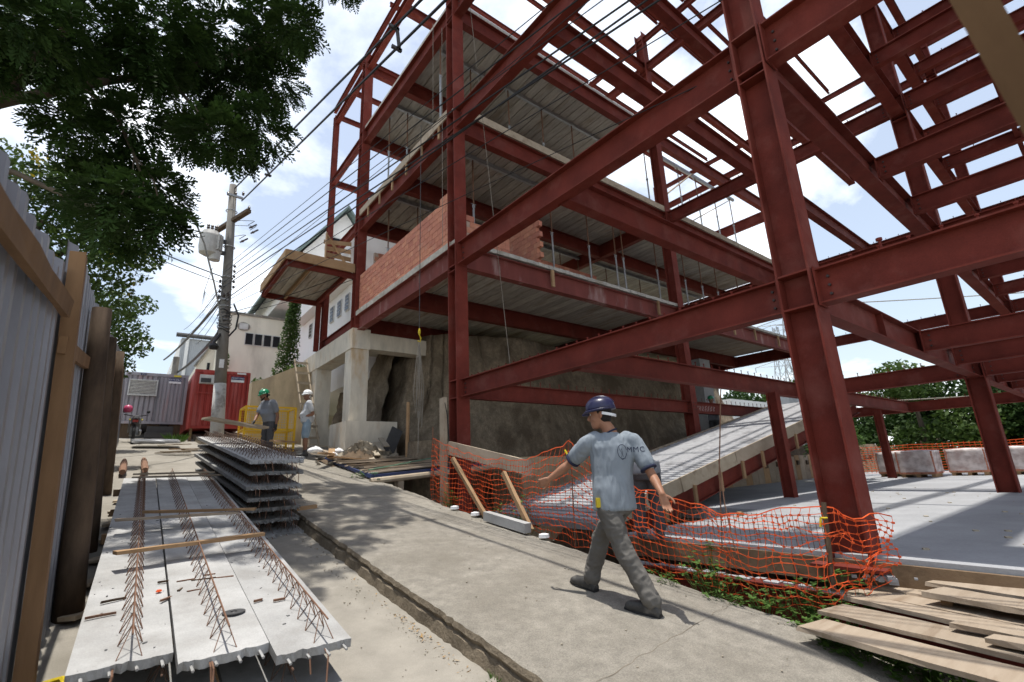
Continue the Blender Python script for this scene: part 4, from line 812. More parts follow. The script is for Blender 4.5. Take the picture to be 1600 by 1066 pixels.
# ------------------------------------------------------------------ motorcycle with helmet
mo = thing('motorcycle', 'small dark motorcycle seen from behind, parked by the grey container', 'motorcycle', (.10, 21.8, G(21.8) - RD)); zz = G(21.8) - RD
for y in (21.4, 22.65):
    mb = MB(); rr = [(.30 * math.cos(a), .30 * math.sin(a)) for a in [6.283 * k / 20 for k in range(21)]]; zc = G(y) - RD + .3
    mb.tube([(.10, y + c, zc + s) for c, s in rr], .05, 7, False); w = part('wheel', mb, X['black'], mo); mb = MB(); mb.lathe((.05, y, zc), [(.22, .03), (.23, .05), (.22, .07)], 16, (1, 0, 0)); part('rim', mb, X['darkgrey'], w)
mb = MB(); mb.tube([(.1, 21.25, zz + .74), (.1, 21.6, zz + .80), (.1, 21.95, zz + .76)], [.07, .12, .09], 8); part('seat', mb, X['black'], mo)
mb = MB(); mb.tube([(.1, 21.2, zz + .66), (.1, 21.7, zz + .66), (.1, 22.15, zz + .84), (.1, 22.4, zz + .86)], [.06, .12, .14, .07], 8); part('body', mb, X['darkgrey'], mo)
mb = MB(); mb.box(-.02, .22, 21.7, 22.1, zz + .25, zz + .55); part('engine', mb, X['galvm'], mo)
mb = MB(); mb.box(.02, .18, 21.15, 21.21, zz + .66, zz + .74); part('tail_light', mb, X['cred'], mo)
mb = MB(); mb.tube([(-.25, 22.3, zz + 1.04), (0, 22.42, zz + 1.0), (.2, 22.42, zz + 1.0), (.45, 22.3, zz + 1.04)], .018, 6); hb = part('handlebar', mb, X['black'], mo); mb = MB(); mb.lathe((-.25, 22.35, zz + 1.16), [(.02, 0), (.055, .02), (.055, .08), (.02, .1)], 8, (0, 1, 0)); mb.lathe((.45, 22.35, zz + 1.16), [(.02, 0), (.055, .02), (.055, .08), (.02, .1)], 8, (0, 1, 0)); part('mirrors', mb, X['black'], hb)
for s in (-.06, .26): mb = MB(); mb.tube([(s, 22.4, zz + .95), (s, 22.65, G(22.65) - RD + .3)], .022, 6); part('fork', mb, X['galvm'], mo)
mb = MB(); mb.tube([(.24, 22.0, zz + .3), (.27, 21.6, zz + .28), (.27, 21.15, zz + .38)], .04, 7); part('exhaust', mb, X['galvm'], mo)
for s in (-.06, .28): mb = MB(); mb.lathe((s, 21.2, zz + .74), [(.01, 0), (.03, .02), (.01, .06)], 7, (0, -1, 0)); part('indicator', mb, X['signyel'], mo)
mb = MB(); mb.lathe((-.16, 22.0, zz + 1.08), [(.09, 0), (.135, .06), (.14, .14), (.11, .22), (.05, .26), (.01, .27)], 14); single('motorcycle_helmet', mb, X['pink'], 'pink and white motorcycle helmet hung on the handlebar', 'helmet', smooth=True)
# ------------------------------------------------------------------ yellow mesh cage
cgx = thing('yellow_cage', 'bright yellow steel mesh cage standing behind the tall slab stack', 'cage', (3.35, 16.0, 1.0)); z0 = .75
mb = MB()
def cagebars(x0, x1, y0, y1, z0, z1):
    for x in (x0, (x0 + x1) / 2, x1):
        for y in (y0, y1): mb.bar((x, y, z0), (x, y, z1), .06, .06, up=(0, 1, 0))
    for z in (z0, (z0 + z1) / 2, z1):
        for y in (y0, y1): mb.bar((x0, y, z), (x1, y, z), .05, .05)
        for x in (x0, x1): mb.bar((x, y0, z), (x, y1, z), .05, .05)
cagebars(2.62, 4.0, 16.0, 16.9, z0, 2.1); part('frame', mb, X['yellow'], cgx)
mb = MB()
for y in (16.0, 16.9):
    for i in range(21): x = 2.62 + i * .069; mb.tube([(x, y - .02, z0), (x, y - .02, 2.1)], .006, 4, False)
    for i in range(18): z = z0 + i * .079; mb.tube([(2.62, y - .02, z), (4.0, y - .02, z)], .006, 4, False)
part('wire_mesh', mb, X['yellow'], cgx, kind='stuff')
mb = MB(); mb.box(3.22, 3.36, 15.95, 15.96, 1.6, 1.85); part('paper', mb, X['signwhite'], cgx)
# ------------------------------------------------------------------ retaining wall, ladder, ivy
mb = MB(); mb.prism([(3.15, 18.6, .8), (5.3, 18.6, .8), (5.3, 18.6, 4.05), (4.5, 18.6, 3.95), (3.5, 18.6, 3.42), (3.15, 18.6, 3.3)], (0, .5, 0)); rw = single('retaining_wall', mb, X['wallconc'], 'stained board marked concrete retaining wall with a sloping top, behind the two men', 'wall')
ld = thing('timber_ladder', 'home made timber ladder leaning on the retaining wall', 'ladder', (4.55, 17.5, .9))
for a in (0, .42): mb = MB(); mb.rough((4.62 + a, 16.9, 1.0), (4.42 + a, 18.4, 4.2), .07, .04, up=(1, 0, 0)); part('rail', mb, X['woodgrey'], ld)
for k in range(8): t = .08 + k * .125; c = V((4.62, 16.87, 1.0)).lerp(V((4.42, 18.37, 4.2)), t); mb = MB(); mb.bar(c + V((-.03, 0, 0)), c + V((.46, 0, 0)), .03, .09); part('rung', mb, X['woodgrey'], ld)
def leaves(mb, c, rx, ry, rz, n, s, flat=0., out=None):
    for _ in range(n):
        while 1:
            p = V((random.uniform(-1, 1), random.uniform(-1, 1), random.uniform(-1, 1)))
            if p.length < 1: break
        q = V((c[0] + p.x * rx, c[1] + p.y * ry, c[2] + p.z * rz)); d = V((random.uniform(-1, 1), random.uniform(-1, 1), random.uniform(-1, .6))).normalized(); w = d.orthogonal().normalized(); w.rotate(Matrix.Rotation(random.uniform(0, 6.28), 3, d)); L = s * random.uniform(.6, 1.4)
        mb.add([q - d * L * .5, q + w * L * .3, q + d * L * .5, q - w * L * .3], [(0, 1, 2, 3)])
iv = thing('ivy', 'dense green ivy climbing the corner between the cream building and the white building', 'ivy', (4.6, 19.0, 3.6)); mb = MB()
for k in range(14): z = 3.7 + k * .245; leaves(mb, (4.42 + .012 * k, 19.6, z), max(.16, .55 - .026 * k + .08 * nz(k, 3)), .28, .25, 260, .10)
leaves(mb, (4.75, 19.0, 3.95), .6, .25, .2, 300, .10); part('foliage', mb, X['leafm'], iv, kind='stuff')
mb = MB(); mb.tube([(4.45, 19.7, 3.5), (4.5, 19.7, 5.5), (4.55, 19.7, 6.9)], .03, 5); part('stem', mb, X['bark'], iv)
sh = thing('creeper', 'green creeper hanging beside the red container', 'creeper', (3.9, 21.8, 2.6)); mb = MB(); leaves(mb, (3.95, 21.8, 3.75), .33, .25, .33, 260, .1); leaves(mb, (3.95, 21.7, 3.2), .2, .2, .5, 120, .1); part('foliage', mb, X['leafm'], sh, kind='stuff'); mb = MB(); mb.tube([(4.0, 22, 2.2), (3.95, 21.9, 3.2), (3.9, 21.8, 3.8)], .03, 5); part('stem', mb, X['bark'], sh)
sh = thing('creeper', 'small creeper growing up the cream wall left of the windows', 'creeper', (3.3, 26.5, 4.6)); mb = MB(); leaves(mb, (3.3, 26.7, 5.5), .12, .1, .7, 160, .1); part('foliage', mb, X['leafm'], sh, kind='stuff')
# ------------------------------------------------------------------ buildings up the street
cbd = thing('cream_building', 'cream rendered flat roofed building with a row of four dark windows', 'building', (5, 27, 2))
mb = MB(); mb.box(3.3, 9, 27, 36, 1.5, 8.22); part('wall', mb, X['cream'], cbd); mb = MB(); mb.box(3.22, 9.05, 26.93, 36, 8.22, 8.34); part('coping', mb, X['mould'], cbd)
for i in range(4): a = 4.02 + i * .43; mb = MB(); mb.box(a, a + .4, 26.96, 27.0, 6.66, 7.32); w = part('window', mb, X['frame'], cbd); mb = MB(); mb.box(a + .035, a + .365, 26.945, 26.958, 6.7, 7.28); part('pane', mb, X['glass'], w)
mb = MB(); mb.lathe((3.92, 26.99, 7.62), [(.30, 0), (.30, .03)], 14, (0, -1, 0)); mb.v = [(3.92 + (x - 3.92) * 1.0, y, 7.62 + (z - 7.62) * .75) for x, y, z in mb.v]; w = part('vent_opening', mb, X['mould'], cbd); mb = MB(); mb.box(3.72, 4.12, 26.94, 26.955, 7.47, 7.78); part('pane', mb, X['frame'], w)
shd = thing('metal_shed', 'grey metal clad shed with a dark gutter far up the street', 'building', (2.2, 42, 5)); mb = MB()
mb.box(2.05, 6, 40, 78, 3, 9.9); part('wall', mb, X['clad'], shd)
for i in range(15): mb = MB(); x = 2.1 + i * .25; mb.box(x, x + .05, 39.95, 40.0, 3, 9.85); part('cladding_rib', mb, X['clad'], shd)
mb = MB(); mb.tube([(1.7, 39.8, 10.05), (5.2, 39.8, 10.05)], .16, 8); part('gutter', mb, X['darkgrey'], shd)
mb = MB(); mb.box(2.3, 2.5, 39.85, 39.95, 3, 9.9); part('downpipe', mb, X['white'], shd)
for i in range(7): mb = MB(); mb.box(1.99, 2.03, 44 + i * 4, 46 + i * 4, 8.2, 9.2); part('window', mb, X['glass'], shd)
mb = MB(); mb.box(2.0, 2.045, 40.05, 78, 3, 9.8); part('panel', mb, X['white'], shd)
old = thing('old_wall_building', 'old cream building with a sloping gable between the shed and the pole', 'building', (4, 32, 3)); mb = MB()
mb.prism([(2.5, 32, 2), (5.6, 32, 2), (5.6, 32, 8.5), (3.45, 32, 8.3), (2.5, 32, 6.4)], (0, 6, 0)); part('wall', mb, X['cream'], old); mb = MB(); mb.box(3.0, 3.14, 31.96, 32, 5.9, 6.6); part('window', mb, X['glass'], old)
mb = MB(); mb.bar((2.42, 32.0, 6.35), (3.5, 32.0, 8.5), .3, .1); part('coping', mb, X['mould'], old)
wb = thing('white_building', 'white gabled two storey building with small louvred windows behind the canopy', 'building', (6, 22, 3.5))
mb = MB(); mb.box(6.05, 14, 16.6, 27, 3.2, 7.2); part('lower_wall', mb, X['white'], wb)
mb = MB(); mb.box(5.6, 14, 16.4, 24.0, 7.203, 8.9); part('upper_wall', mb, X['white'], wb)
mb = MB(); mb.prism([(5.3, 22, 8.902), (9.1, 22, 8.902), (9.1, 22, 10.2), (7.2, 22, 12.75), (5.3, 22, 10.2)], (0, 12, 0)); part('gable_wall', mb, X['white'], wb)
mb = MB()
for s in (-1, 1): mb.prism([(7.2, 21.6, 12.9), (7.2, 21.6, 13.05), (7.2 + s * 2.6, 21.6, 9.56), (7.2 + s * 2.6, 21.6, 9.41)], (0, 12.5, 0))
part('roof', mb, X['roofg'], wb)
for y, z in ((22.5, 6.55), (20.4, 6.5), (19.5, 6.5), (18.6, 6.5), (17.7, 6.5)):
    mb = MB(); mb.box(6.0, 6.05, y - .22, y + .22, z - .34, z + .34); w = part('window', mb, X['frame'], wb); mb = MB(); mb.box(5.985, 5.998, y - .185, y + .185, z - .30, z + .30); part('pane', mb, X['glass'], w)
    for k in range(3): mb = MB(); mb.box(5.972, 5.984, y - .185, y + .185, z - .16 + k * .15, z - .145 + k * .15); part('glazing_bar', mb, X['frame'], w)
for x in (6.35, 7.9): mb = MB(); mb.box(x, x + .7, 21.95, 22.0, 10.3, 11.3); w = part('window', mb, X['frame'], wb); mb = MB(); mb.box(x + .05, x + .65, 21.935, 21.948, 10.35, 11.25); part('pane', mb, X['glass'], w)
wf = thing('white_house', 'pale house with a grey corner seen under the frame beyond the ramp', 'building', (36, 15, 1)); mb = MB(); mb.box(33, 42, 17.0, 19, -2, 4.1); part('wall', mb, X['white'], wf); mb = MB(); mb.box(39, 44, 15.6, 17.0, -2, 4.6); part('side_wall', mb, X['greyw'], wf)
mb = MB(); mb.box(19.2, 20.0, 11.0, 11.6, -.5, 4.3); single('concrete_column', mb, X['greyw'], 'grey concrete column behind the worker in the green helmet on the ramp', 'column')
mb = MB(); mb.box(20, 30, 12.0, 12.4, -.5, 1.35); single('low_wall', mb, X['wallconc'], 'low tan wall behind the far end of the ramp', 'wall')
tw = thing('timber_wall', 'timber plank wall with square holes under the far side of the ramp', 'wall', (18, 8, -.85))
for i in range(52):
    t = i / 52; p = V((9.2, 7.9, 0)).lerp(V((33, 8.6, 0)), t); d = V((23.8, .7, 0)).normalized(); h = .8 + .3 * t + .06 * random.random(); mb = MB(); mb.ob((p.x, p.y, -.95 + h / 2), d * .22, V((-d.y, d.x, 0)) * .03, (0, 0, h / 2)); part('plank', mb, X['plank'] if i % 3 else X['wood'], tw)
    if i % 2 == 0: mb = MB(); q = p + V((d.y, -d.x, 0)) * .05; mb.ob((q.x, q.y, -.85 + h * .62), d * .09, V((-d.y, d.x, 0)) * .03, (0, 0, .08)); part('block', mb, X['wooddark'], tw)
# ------------------------------------------------------------------ wrapped pallets of bricks
def pallet(x, y, label, w=1.0, rot=0.):
    t = thing('brick_pallet', label, 'pallet', (x, y, -.85), 'wrapped brick pallets on the white slab'); mb = MB()
    for k in range(3): mb.box(x - .45, x + .45, y - .45 + k * .4, y - .35 + k * .4, -.85, -.76)
    for k in range(5): mb.box(x - .48 + k * .2, x - .34 + k * .2, y - .48, y + .48, -.76, -.74)
    part('pallet_base', mb, X['wood'], t)
    pmx = MB(); pmx.box(-.06, .06, -.095, .095, 0, .085)
    me = bpy.data.meshes.get('pallet_brick') or mesh_of('pallet_brick', pmx, X['brick'])
    for r in range(8):
        for k in range(5): inst('brick', me, (x - .42, y - .4 + k * .2, -.738 + r * .092), t); inst('brick', me, (x - .42 + .21 * k, y - .42, -.738 + r * .092), t, (0, 0, 1.571)) if k else None
    mb = MB(); mb.box(x - .36, x + .48, y - .32, y + .48, -.738, -.02); part('brick_core', mb, X['brick'], t)
    mb = MB(); rows = []
    for k in range(9):
        z = .0 - k * .085; r = []
        for i in range(29):
            a = 6.283 * i / 28; c, s = math.cos(a), math.sin(a); f = .52 / max(abs(c), abs(s)) * (1 + .03 * nz(i, k, x, .7)); r.append((x + c * f, y + s * f, z + .02 * nz(i, k, y)))
        rows.append(r)
    rows.insert(0, [(x, y, .04)] * 29); mb.grid(rows); o = part('plastic_wrap', mb, X['wrap'], t, smooth=True)
m = bpy.data.materials.new('film'); m.use_nodes = True; t_ = m.node_tree; P_ = t_.nodes['Principled BSDF']; P_.inputs['Base Color'].default_value = (.66, .61, .60, 1); P_.inputs['Roughness'].default_value = .35
tr_ = t_.nodes.new('ShaderNodeBsdfTransparent'); ms_ = t_.nodes.new('ShaderNodeMixShader'); nn_ = t_.nodes.new('ShaderNodeTexNoise'); nn_.inputs['Scale'].default_value = 4; nn_.inputs['Detail'].default_value = 4
rr_ = t_.nodes.new('ShaderNodeMapRange'); rr_.inputs[1].default_value = .35; rr_.inputs[2].default_value = .65; rr_.inputs[3].default_value = .45; rr_.inputs[4].default_value = .9
t_.links.new(nn_.outputs['Fac'], rr_.inputs[0]); t_.links.new(rr_.outputs[0], ms_.inputs[0]); t_.links.new(tr_.outputs[0], ms_.inputs[1]); t_.links.new(P_.outputs[0], ms_.inputs[2]); t_.links.new(ms_.outputs[0], t_.nodes['Material Output'].inputs[0]); X['wrap'] = m
for (x, y), l in zip(((22.0, 5.55), (21.2, 4.75), (22.3, 3.65), (22.6, 2.55), (23.4, 1.75)), ('leftmost brick pallet, mostly unwrapped, on the white slab', 'brick pallet loosely draped in plastic, second from the left', 'brick pallet tightly wrapped in plastic in the middle of the row', 'brick pallet just left of the far steel column', 'brick pallet just right of the far steel column')): pallet(x, y, l)
for i, (x, y, s) in enumerate(((7.6, 4.0, .05), (13.5, 5.0, .12), (14.5, 4.6, .12))):
    mb = MB(); mb.bar((x - s, y, -.83), (x + s, y + .1, -.83), s * 1.4, .06); single('offcut_block', mb, X['wood'], ('small block lying on the white slab before the ramp', 'timber block lying right of the short post', 'timber block lying further right on the white slab')[i], 'block')
# ------------------------------------------------------------------ utility pole
px, py, pb = 2.33, 19.0, G(19) - RD - .1
up = thing('utility_pole', 'tall concrete utility pole with transformer and crossarms, lime washed at its foot', 'utility pole', (px, py, pb)); ax = lambda z: px - (z - pb) * .042
mb = MB(); mb.tube([(ax(z), py, z) for z in (pb + 2.3, 5, 8, 10.85)], [.185, .175, .15, .125], 14); part('shaft', mb, X['pole'], up, smooth=True)
mb = MB(); mb.tube([(ax(z), py, z) for z in (pb, pb + 1.2, pb + 2.31)], [.215, .205, .188], 14); part('lime_washed_foot', mb, X['lime'], up, smooth=True)
mb = MB(); mb.box(ax(3.9) - .09, ax(3.9) + .05, py - .2, py - .185, 3.75, 4.05); part('notice', mb, X['signwhite'], up)
for z, a, c, w in ((10.45, -.4, .55, .09), (9.35, -.75, .7, .16), (6.35, -.55, .1, .07)):
    mb = MB(); mb.bar((ax(z) + a * .45, py + (.9 if w > .1 else -.15), z - .1), (ax(z) + c * .6, py - (1.0 if w > .1 else .15), z + (.1 if w > .1 else -.12)), w, w * .8); ca = part('crossarm', mb, X['wooddark'] if w > .1 else X['galvm'], up)
    for k in range(3):
        x = ax(z) + (a * .45 + (c * .6 - a * .45) * (k * .48 + .03)); mb = MB(); mb.lathe((x, py - .15 if w < .1 else py + .9 - 1.9 * (k * .48 + .03), z + .08 - .12 * (w < .1) + .16 * (k - 1) * .5), [(.02, -.04), (.05, 0), (.03, .03), (.055, .06), (.03, .1), (.02, .14)], 9); part('insulator', mb, X['porc'], ca)
mb = MB(); mb.lathe((ax(8.5) - .62, py - .15, 7.75), [(.16, 0), (.3, .08), (.33, .3), (.33, .75), (.26, .92), (.1, .98)], 18); tf = part('transformer', mb, X['trafo'], up, smooth=False)
for k in range(9): a = -.9 + k * .24; mb = MB(); c = (ax(8.5) - .62 + .36 * math.cos(a), py - .15 + .36 * math.sin(a), 8.2); mb.bar((c[0], c[1], 7.95), (c[0], c[1], 8.55), .1, .015, up=(-math.sin(a), math.cos(a), 0)); part('cooling_fin', mb, X['trafo'], tf)
for k in range(3): mb = MB(); mb.lathe((ax(8.5) - .72 + .12 * k, py - .15, 8.7), [(.05, 0), (.06, .05), (.04, .08), (.06, .13), (.04, .16), (.055, .22), (.02, .28)], 9); part('bushing', mb, X['porc'], tf)
mb = MB(); mb.lathe((ax(7.8) - .45, py - .2, 7.6), [(.17, 0), (.18, .3), (.14, .36)], 12); part('radiator', mb, X['trafo'], tf)
for z in (8.0, 8.45): mb = MB(); mb.bar((ax(z) - .35, py - .05, z), (ax(z), py - .05, z), .1, .14); part('bracket', mb, X['darkgrey'], up)
for k in range(5): z = 7.55 - k * .2; mb = MB(); mb.lathe((ax(z) + .2, py - .12, z), [(.02, -.05), (.045, -.02), (.045, .02), (.02, .05)], 8); part('spool_insulator', mb, X['porc'], up)
for k in range(4): z = 6.9 - k * .2; mb = MB(); mb.lathe((ax(z) - .22, py - .12, z), [(.02, -.05), (.045, -.02), (.045, .02), (.02, .05)], 8); part('spool_insulator', mb, X['porc'], up)
for z, dx in ((9.25, .72), (9.05, .78), (8.6, .45)):
    mb = MB(); x = ax(z) + dx; mb.bar((x - .14, py - .25, z - .12), (x + .1, py - .25, z + .1), .04, .05); mb.lathe((x - .1, py - .25, z - .08), [(.03, 0), (.05, .04), (.03, .1)], 8, (.6, 0, .5)); mb.bar((x - .18, py - .25, z), (x + .02, py - .25, z + .22), .02, .02); mb.tube([(x - .02, py - .25, z + .22), (ax(z) + .1, py - .15, z + .1)], .01, 4); part('fuse_cutout', mb, X['porc'], up)
for z in (9.75, 8.3, 7.1, 6.0, 5.5, 5.2): mb = MB(); mb.tube([(ax(z) + .18 * math.cos(a), py + .18 * math.sin(a), z) for a in [6.283 * k / 14 for k in range(15)]], .02, 5); part('strap', mb, X['galvm'], up)
mb = MB()
for k in range(7):
    z = 5.1 + .12 * k; p = [(ax(z) + (.19 + .02 * (k % 3)) * math.cos(a), py + (.19 + .02 * (k % 3)) * math.sin(a), z + .05 * math.sin(a * 2 + k)) for a in [6.283 * j / 12 for j in range(13)]]; mb.tube(p, .014, 4)
mb.tube([(ax(5) + .2, py - .15, 6.1), (ax(5) + .38, py - .15, 5.7), (ax(5) + .34, py - .15, 5.2), (ax(5) + .15, py - .15, 4.9)], .03, 6)
for s in range(5): mb.tube([(ax(6) - .15, py - .2, 6.8 - .1 * s), (ax(6) - .5 - .06 * s, py - .2, 6.2 - .2 * s), (ax(6) - .7, py - .2, 6.4), (ax(6) - .55, py - .2, 7.3)], .008, 4)
part('wire_coils', mb, X['black'], up, kind='stuff')
mb = MB(); mb.tube([(ax(4.6) - .12, py - .1, 4.95), (ax(4.6) - .3, py - .3, 4.6), (ax(4.6) - .36, py - .4, 4.4)], .05, 6); mb.lathe((ax(4.5) - .3, py - .3, 4.35), [(.12, 0), (.16, .1), (.1, .2)], 9); part('cable_joint', mb, X['black'], up)
sl_ = thing('street_light', 'curved thin street light arm reaching left from the utility pole', 'street light', (2.2, 19, 5.2)); mb = MB(); mb.tube([(2.08, 18.9, 5.35), (1.6, 17.9, 6.4), (1.1, 16.9, 7.35), (.55, 15.9, 7.95), (-.2, 14.9, 8.15)], .028, 7); part('arm', mb, X['galvm'], sl_); mb = MB(); mb.lathe((-.2, 14.9, 8.15), [(.04, 0), (.1, .1), (.12, .35), (.05, .5)], 9, (-.6, -.8, .1)); part('lamp_head', mb, X['galvm'], sl_)
mb = MB(); mb.tube([(1.62, 34, 3), (1.62, 34, 7.2)], .16, 8); single('timber_pole', mb, X['pole'], 'plain stub of a pole standing behind the grey container', 'pole')
# ------------------------------------------------------------------ overhead cables
def cable(p, q, sag, r, label, m='black', group=None, n=26):
    p, q = V(p), V(q); mb = MB(); mb.tube([p.lerp(q, k / n) + V((0, 0, -4 * sag * (k / n) * (1 - k / n))) for k in range(n + 1)], r, 5); return single('overhead_cable', mb, X[m], label, 'cable', group)
def far(p, q, f): p, q = V(p), V(q); return p + (q - p) * f
c1 = (1.95, 19, 10.7); c2 = (2.25, 19, 10.3)
cable(c1, far(c1, (3.0, 6.2, 7.95), 2.4), .0, .026, 'thick upper cable of the spaced pair running up to the right from the pole head')
cable(c2, far(c2, (3.05, 6.2, 7.5), 2.4), .0, .026, 'thick lower cable of the spaced pair running up to the right from the pole head')
for f in (.28, .95):
    a = V(c1).lerp(V((3.0, 6.2, 7.95)), f); b = V(c2).lerp(V((3.05, 6.2, 7.5)), f); mb = MB(); mb.bar(a + V((.06, 0, .04)), b - V((-.06, 0, .04)), .05, .05, up=(0, 1, 0)); mb.bar(a - V((.1, 0, 0)), a + V((.1, 0, 0)), .05, .06); mb.bar(b - V((.1, 0, 0)), b + V((.1, 0, 0)), .05, .06); single('cable_spacer', mb, X['darkgrey'], 'dark spacer clamped on the cable pair ' + ('nearer the pole' if f < .5 else 'in front of the steel frame'), 'spacer')
for i in range(5):
    z = 7.5 - .2 * i; p = (1.98, 18.9, z); q = (3.5 + .10 * i, 4.45 - .1 * i, 5.95 - .17 * i); cable(p, far(p, q, 2.2), .0, (.007, .011, .007, .013, .014)[i], ('uppermost', 'second from the top', 'middle', 'fourth from the top', 'lowest and thickest')[i] + ' of the five dark wires running from the pole across the frame', group='thin wires crossing the frame')
for i, (z, q) in enumerate(((6.2, (4.3, 5.2, 6.0)), (6.1, (4.4, 5.2, 5.5)), (5.9, (4.6, 5.6, 4.9)), (6.4, (4.25, 5.3, 6.6)))):
    p = (2.05, 18.9, z); cable(p, far(p, q, 2.0), .0, (.015, .008, .007, .007)[i], ('thickest', 'thin upper', 'lowest thin', 'topmost thin')[i] + ' wire of the bundle sloping from the pole past the corner column', group='lower wires crossing the frame')
cable((1.95, 19, 6.2), (1.2, 40, 8.2), .2, .05, 'dark twisted bundle running from the pole up the street'); cable((2.0, 19, 5.0), (1.7, 40, 7.2), .3, .06, 'second dark bundle running from the pole up the street')
for i in range(4): cable((1.92 + .05 * i, 19, 6.7 - .22 * i), (2.1 + .3 * i, 40, 10.5 - .3 * i), .2, .014, 'thin wire running from the pole up the street', group='thin wires up the street')
cable((1.98, 19, 7.1), (-6, 13.2, 7.5), .25, .02, 'dark wire running left from the pole behind the tree'); cable((2.0, 19, 6.85), (-6, 13.0, 7.4), .3, .014, 'thinner dark wire running left from the pole')
cable((2.1, 18.9, 5.7), (5.05, 14.4, 6.4), .1, .012, 'thin wire from the pole to the canopy edge'); cable((2.1, 18.9, 5.6), (5.05, 14.4, 6.1), .12, .01, 'lower thin wire from the pole to the canopy edge')
cable((20, 14, 2.3), (70, -14, 4.6), .3, .03, 'pale wire crossing in front of the far trees', m='rope')
cable((20, 14, 7.5), (90, -20, 16), 1., .03, 'high pale wire in the sky right of the near column', m='rope')
# ------------------------------------------------------------------ transmission towers far off
def tower(x, y, z0, h, w, label):
    t = thing('transmission_tower', label, 'pylon', (x, y, z0)); mb = MB(); r = .12
    def at(f): return w * (1 - f) * .5 + .5
    for sx in (-1, 1):
        for sy in (-1, 1): mb.tube([(x + sx * at(0), y + sy * at(0), z0), (x + sx * at(.7), y + sy * at(.7), z0 + h * .7), (x + sx * .5, y + sy * .5, z0 + h)], r, 4)
    for k in range(9):
        f0, f1 = k / 9, (k + 1) / 9; a, b = at(min(f0, .95)), at(min(f1, .95)); za, zb = z0 + h * f0, z0 + h * f1
        for s in (-1, 1):
            mb.tube([(x - a, y + s * a, za), (x + b, y + s * b, zb)], r * .6, 3); mb.tube([(x + a, y + s * a, za), (x - b, y + s * b, zb)], r * .6, 3)
            mb.tube([(x + s * a, y - a, za), (x + s * b, y + b, zb)], r * .6, 3); mb.tube([(x + s * a, y + a, za), (x + s * b, y - b, zb)], r * .6, 3)
    part('lattice', mb, X['galvm'], t)
    for f in (.7, .84, .97):
        z = z0 + h * f; mb = MB(); L = h * .16
        for s in (-1, 1): mb.tube([(x, y - .5, z), (x - s * L * .5, y + s * L, z + .3), (x, y + .5, z + h * .05)], r * .8, 4); mb.tube([(x, y, z + h * .05), (x - s * L * .5, y + s * L, z + .3)], r * .7, 4); mb.tube([(x - s * L * .5, y + s * L, z + .3), (x - s * L * .5, y + s * L, z - 1.2)], r, 4)
        part('crossarm', mb, X['galvm'], t)
tower(105, 39, -2, 34, 6, 'steel lattice transmission tower seen between the frame columns'); tower(150, 60, -2, 40, 7, 'smaller and further lattice transmission tower behind the ramp')
# ------------------------------------------------------------------ trees and plants
def frond(mb, p, d, L, n=7, s=.034):
    d = V(d).normalized(); sd = d.cross(V((0, 0, 1)));
    if sd.length < .1: sd = V((1, 0, 0))
    sd.normalize(); u = sd.cross(d)
    for k in range(n):
        t = (k + .6) / n; c = V(p) + d * L * t - V((0, 0, 1)) * (L * .35 * t * t)
        for sg in (-1, 1):
            w = sd * sg + d * .35 + u * random.uniform(-.35, .35); w.normalize(); l = L * .42 * math.sin(.5 + 2.3 * t); q = c + w * l; e = d * s * .8 + u * s * random.uniform(-.4, .4)
            mb.add([c - e, c + w * l * .5 + e * .9 - e, q + e * .3, c + w * l * .5 + e * 1.6], [(0, 1, 2, 3)])
def canopy(mb, c, r, n, L=.32, dens=1.):
    for _ in range(int(n)):
        d = V((random.gauss(0, 1), random.gauss(0, 1), random.gauss(0, .8))).normalized(); rr = r * random.random() ** .42
        p = V(c) + d * rr; e = (d + V((random.uniform(-.6, .6), random.uniform(-.6, .6), random.uniform(-.7, .3)))); frond(mb, p, e, L * random.uniform(.6, 1.25))
CR = [(-1.49, 7.09, 5.36, .62), (-1.13, 7.86, 6.45, .74), (-.41, 7.42, 6.47, .7), (.4, 8.01, 7.39, .93), (1.17, 8.06, 7.94, .65), (1.24, 6.66, 6.92, .35), (-1.59, 6.53, 5.02, .35), (.74, 8.59, 6.83, .75), (.96, 7.15, 5.22, .44), (.41, 7.09, 4.76, .41), (-.01, 8.99, 6.46, .56), (-.45, 7.68, 6.02, .47), (-1.13, 8.59, 5.72, .41), (-1.17, 7.69, 4.68, .32), (-.57, 8.09, 5.19, .4), (-.96, 8.67, 5.0, .39), (-.32, 8.35, 4.46, .44), (-.06, 8.18, 4.18, .37), (-.47, 6.66, 3.18, .39), (-1.02, 8.4, 4.06, .43), (-.35, 7.25, 3.15, .32), (-.01, 6.58, 3.03, .19), (1.35, 8.66, 7.36, .49), (.85, 7.68, 4.99, .2), (.03, 8.3, 6.81, .48), (-1.59, 8.7, 6.36, .48), (-.72, 8.29, 4.37, .32), (.2, 8.8, 5.71, .33), (-1.84, 7.49, 5.19, .35)]
CR = [(x, y, z, r * .86) for x, y, z, r in CR]
CR += [(.2, 6.8, 8.9, .7), (-.9, 6.3, 8.3, .8), (2.3, 8.3, 11.0, .55), (2.6, 9.2, 11.6, .5), (2.3, 10.0, 12.3, .55), (3.0, 9.6, 12.2, .3), (2.0, 7.4, 10.4, .6), (1.2, 6.6, 9.6, .7), (.3, 5.6, 8.8, .6), (-2.6, 7.2, 7.4, .8), (-3.0, 8.6, 6.8, .9)]
tr = thing('overhanging_tree', 'large dark leafed tree overhanging the fence at the top left', 'tree', (-2.6, 8.6, -.6)); mb = MB()
for x, y, z, r in CR: canopy(mb, (x, y, z), r, 52 + 560 * r * r if z < 8 else 130, .25)
part('crown', mb, X['leafd'], tr, kind='stuff')
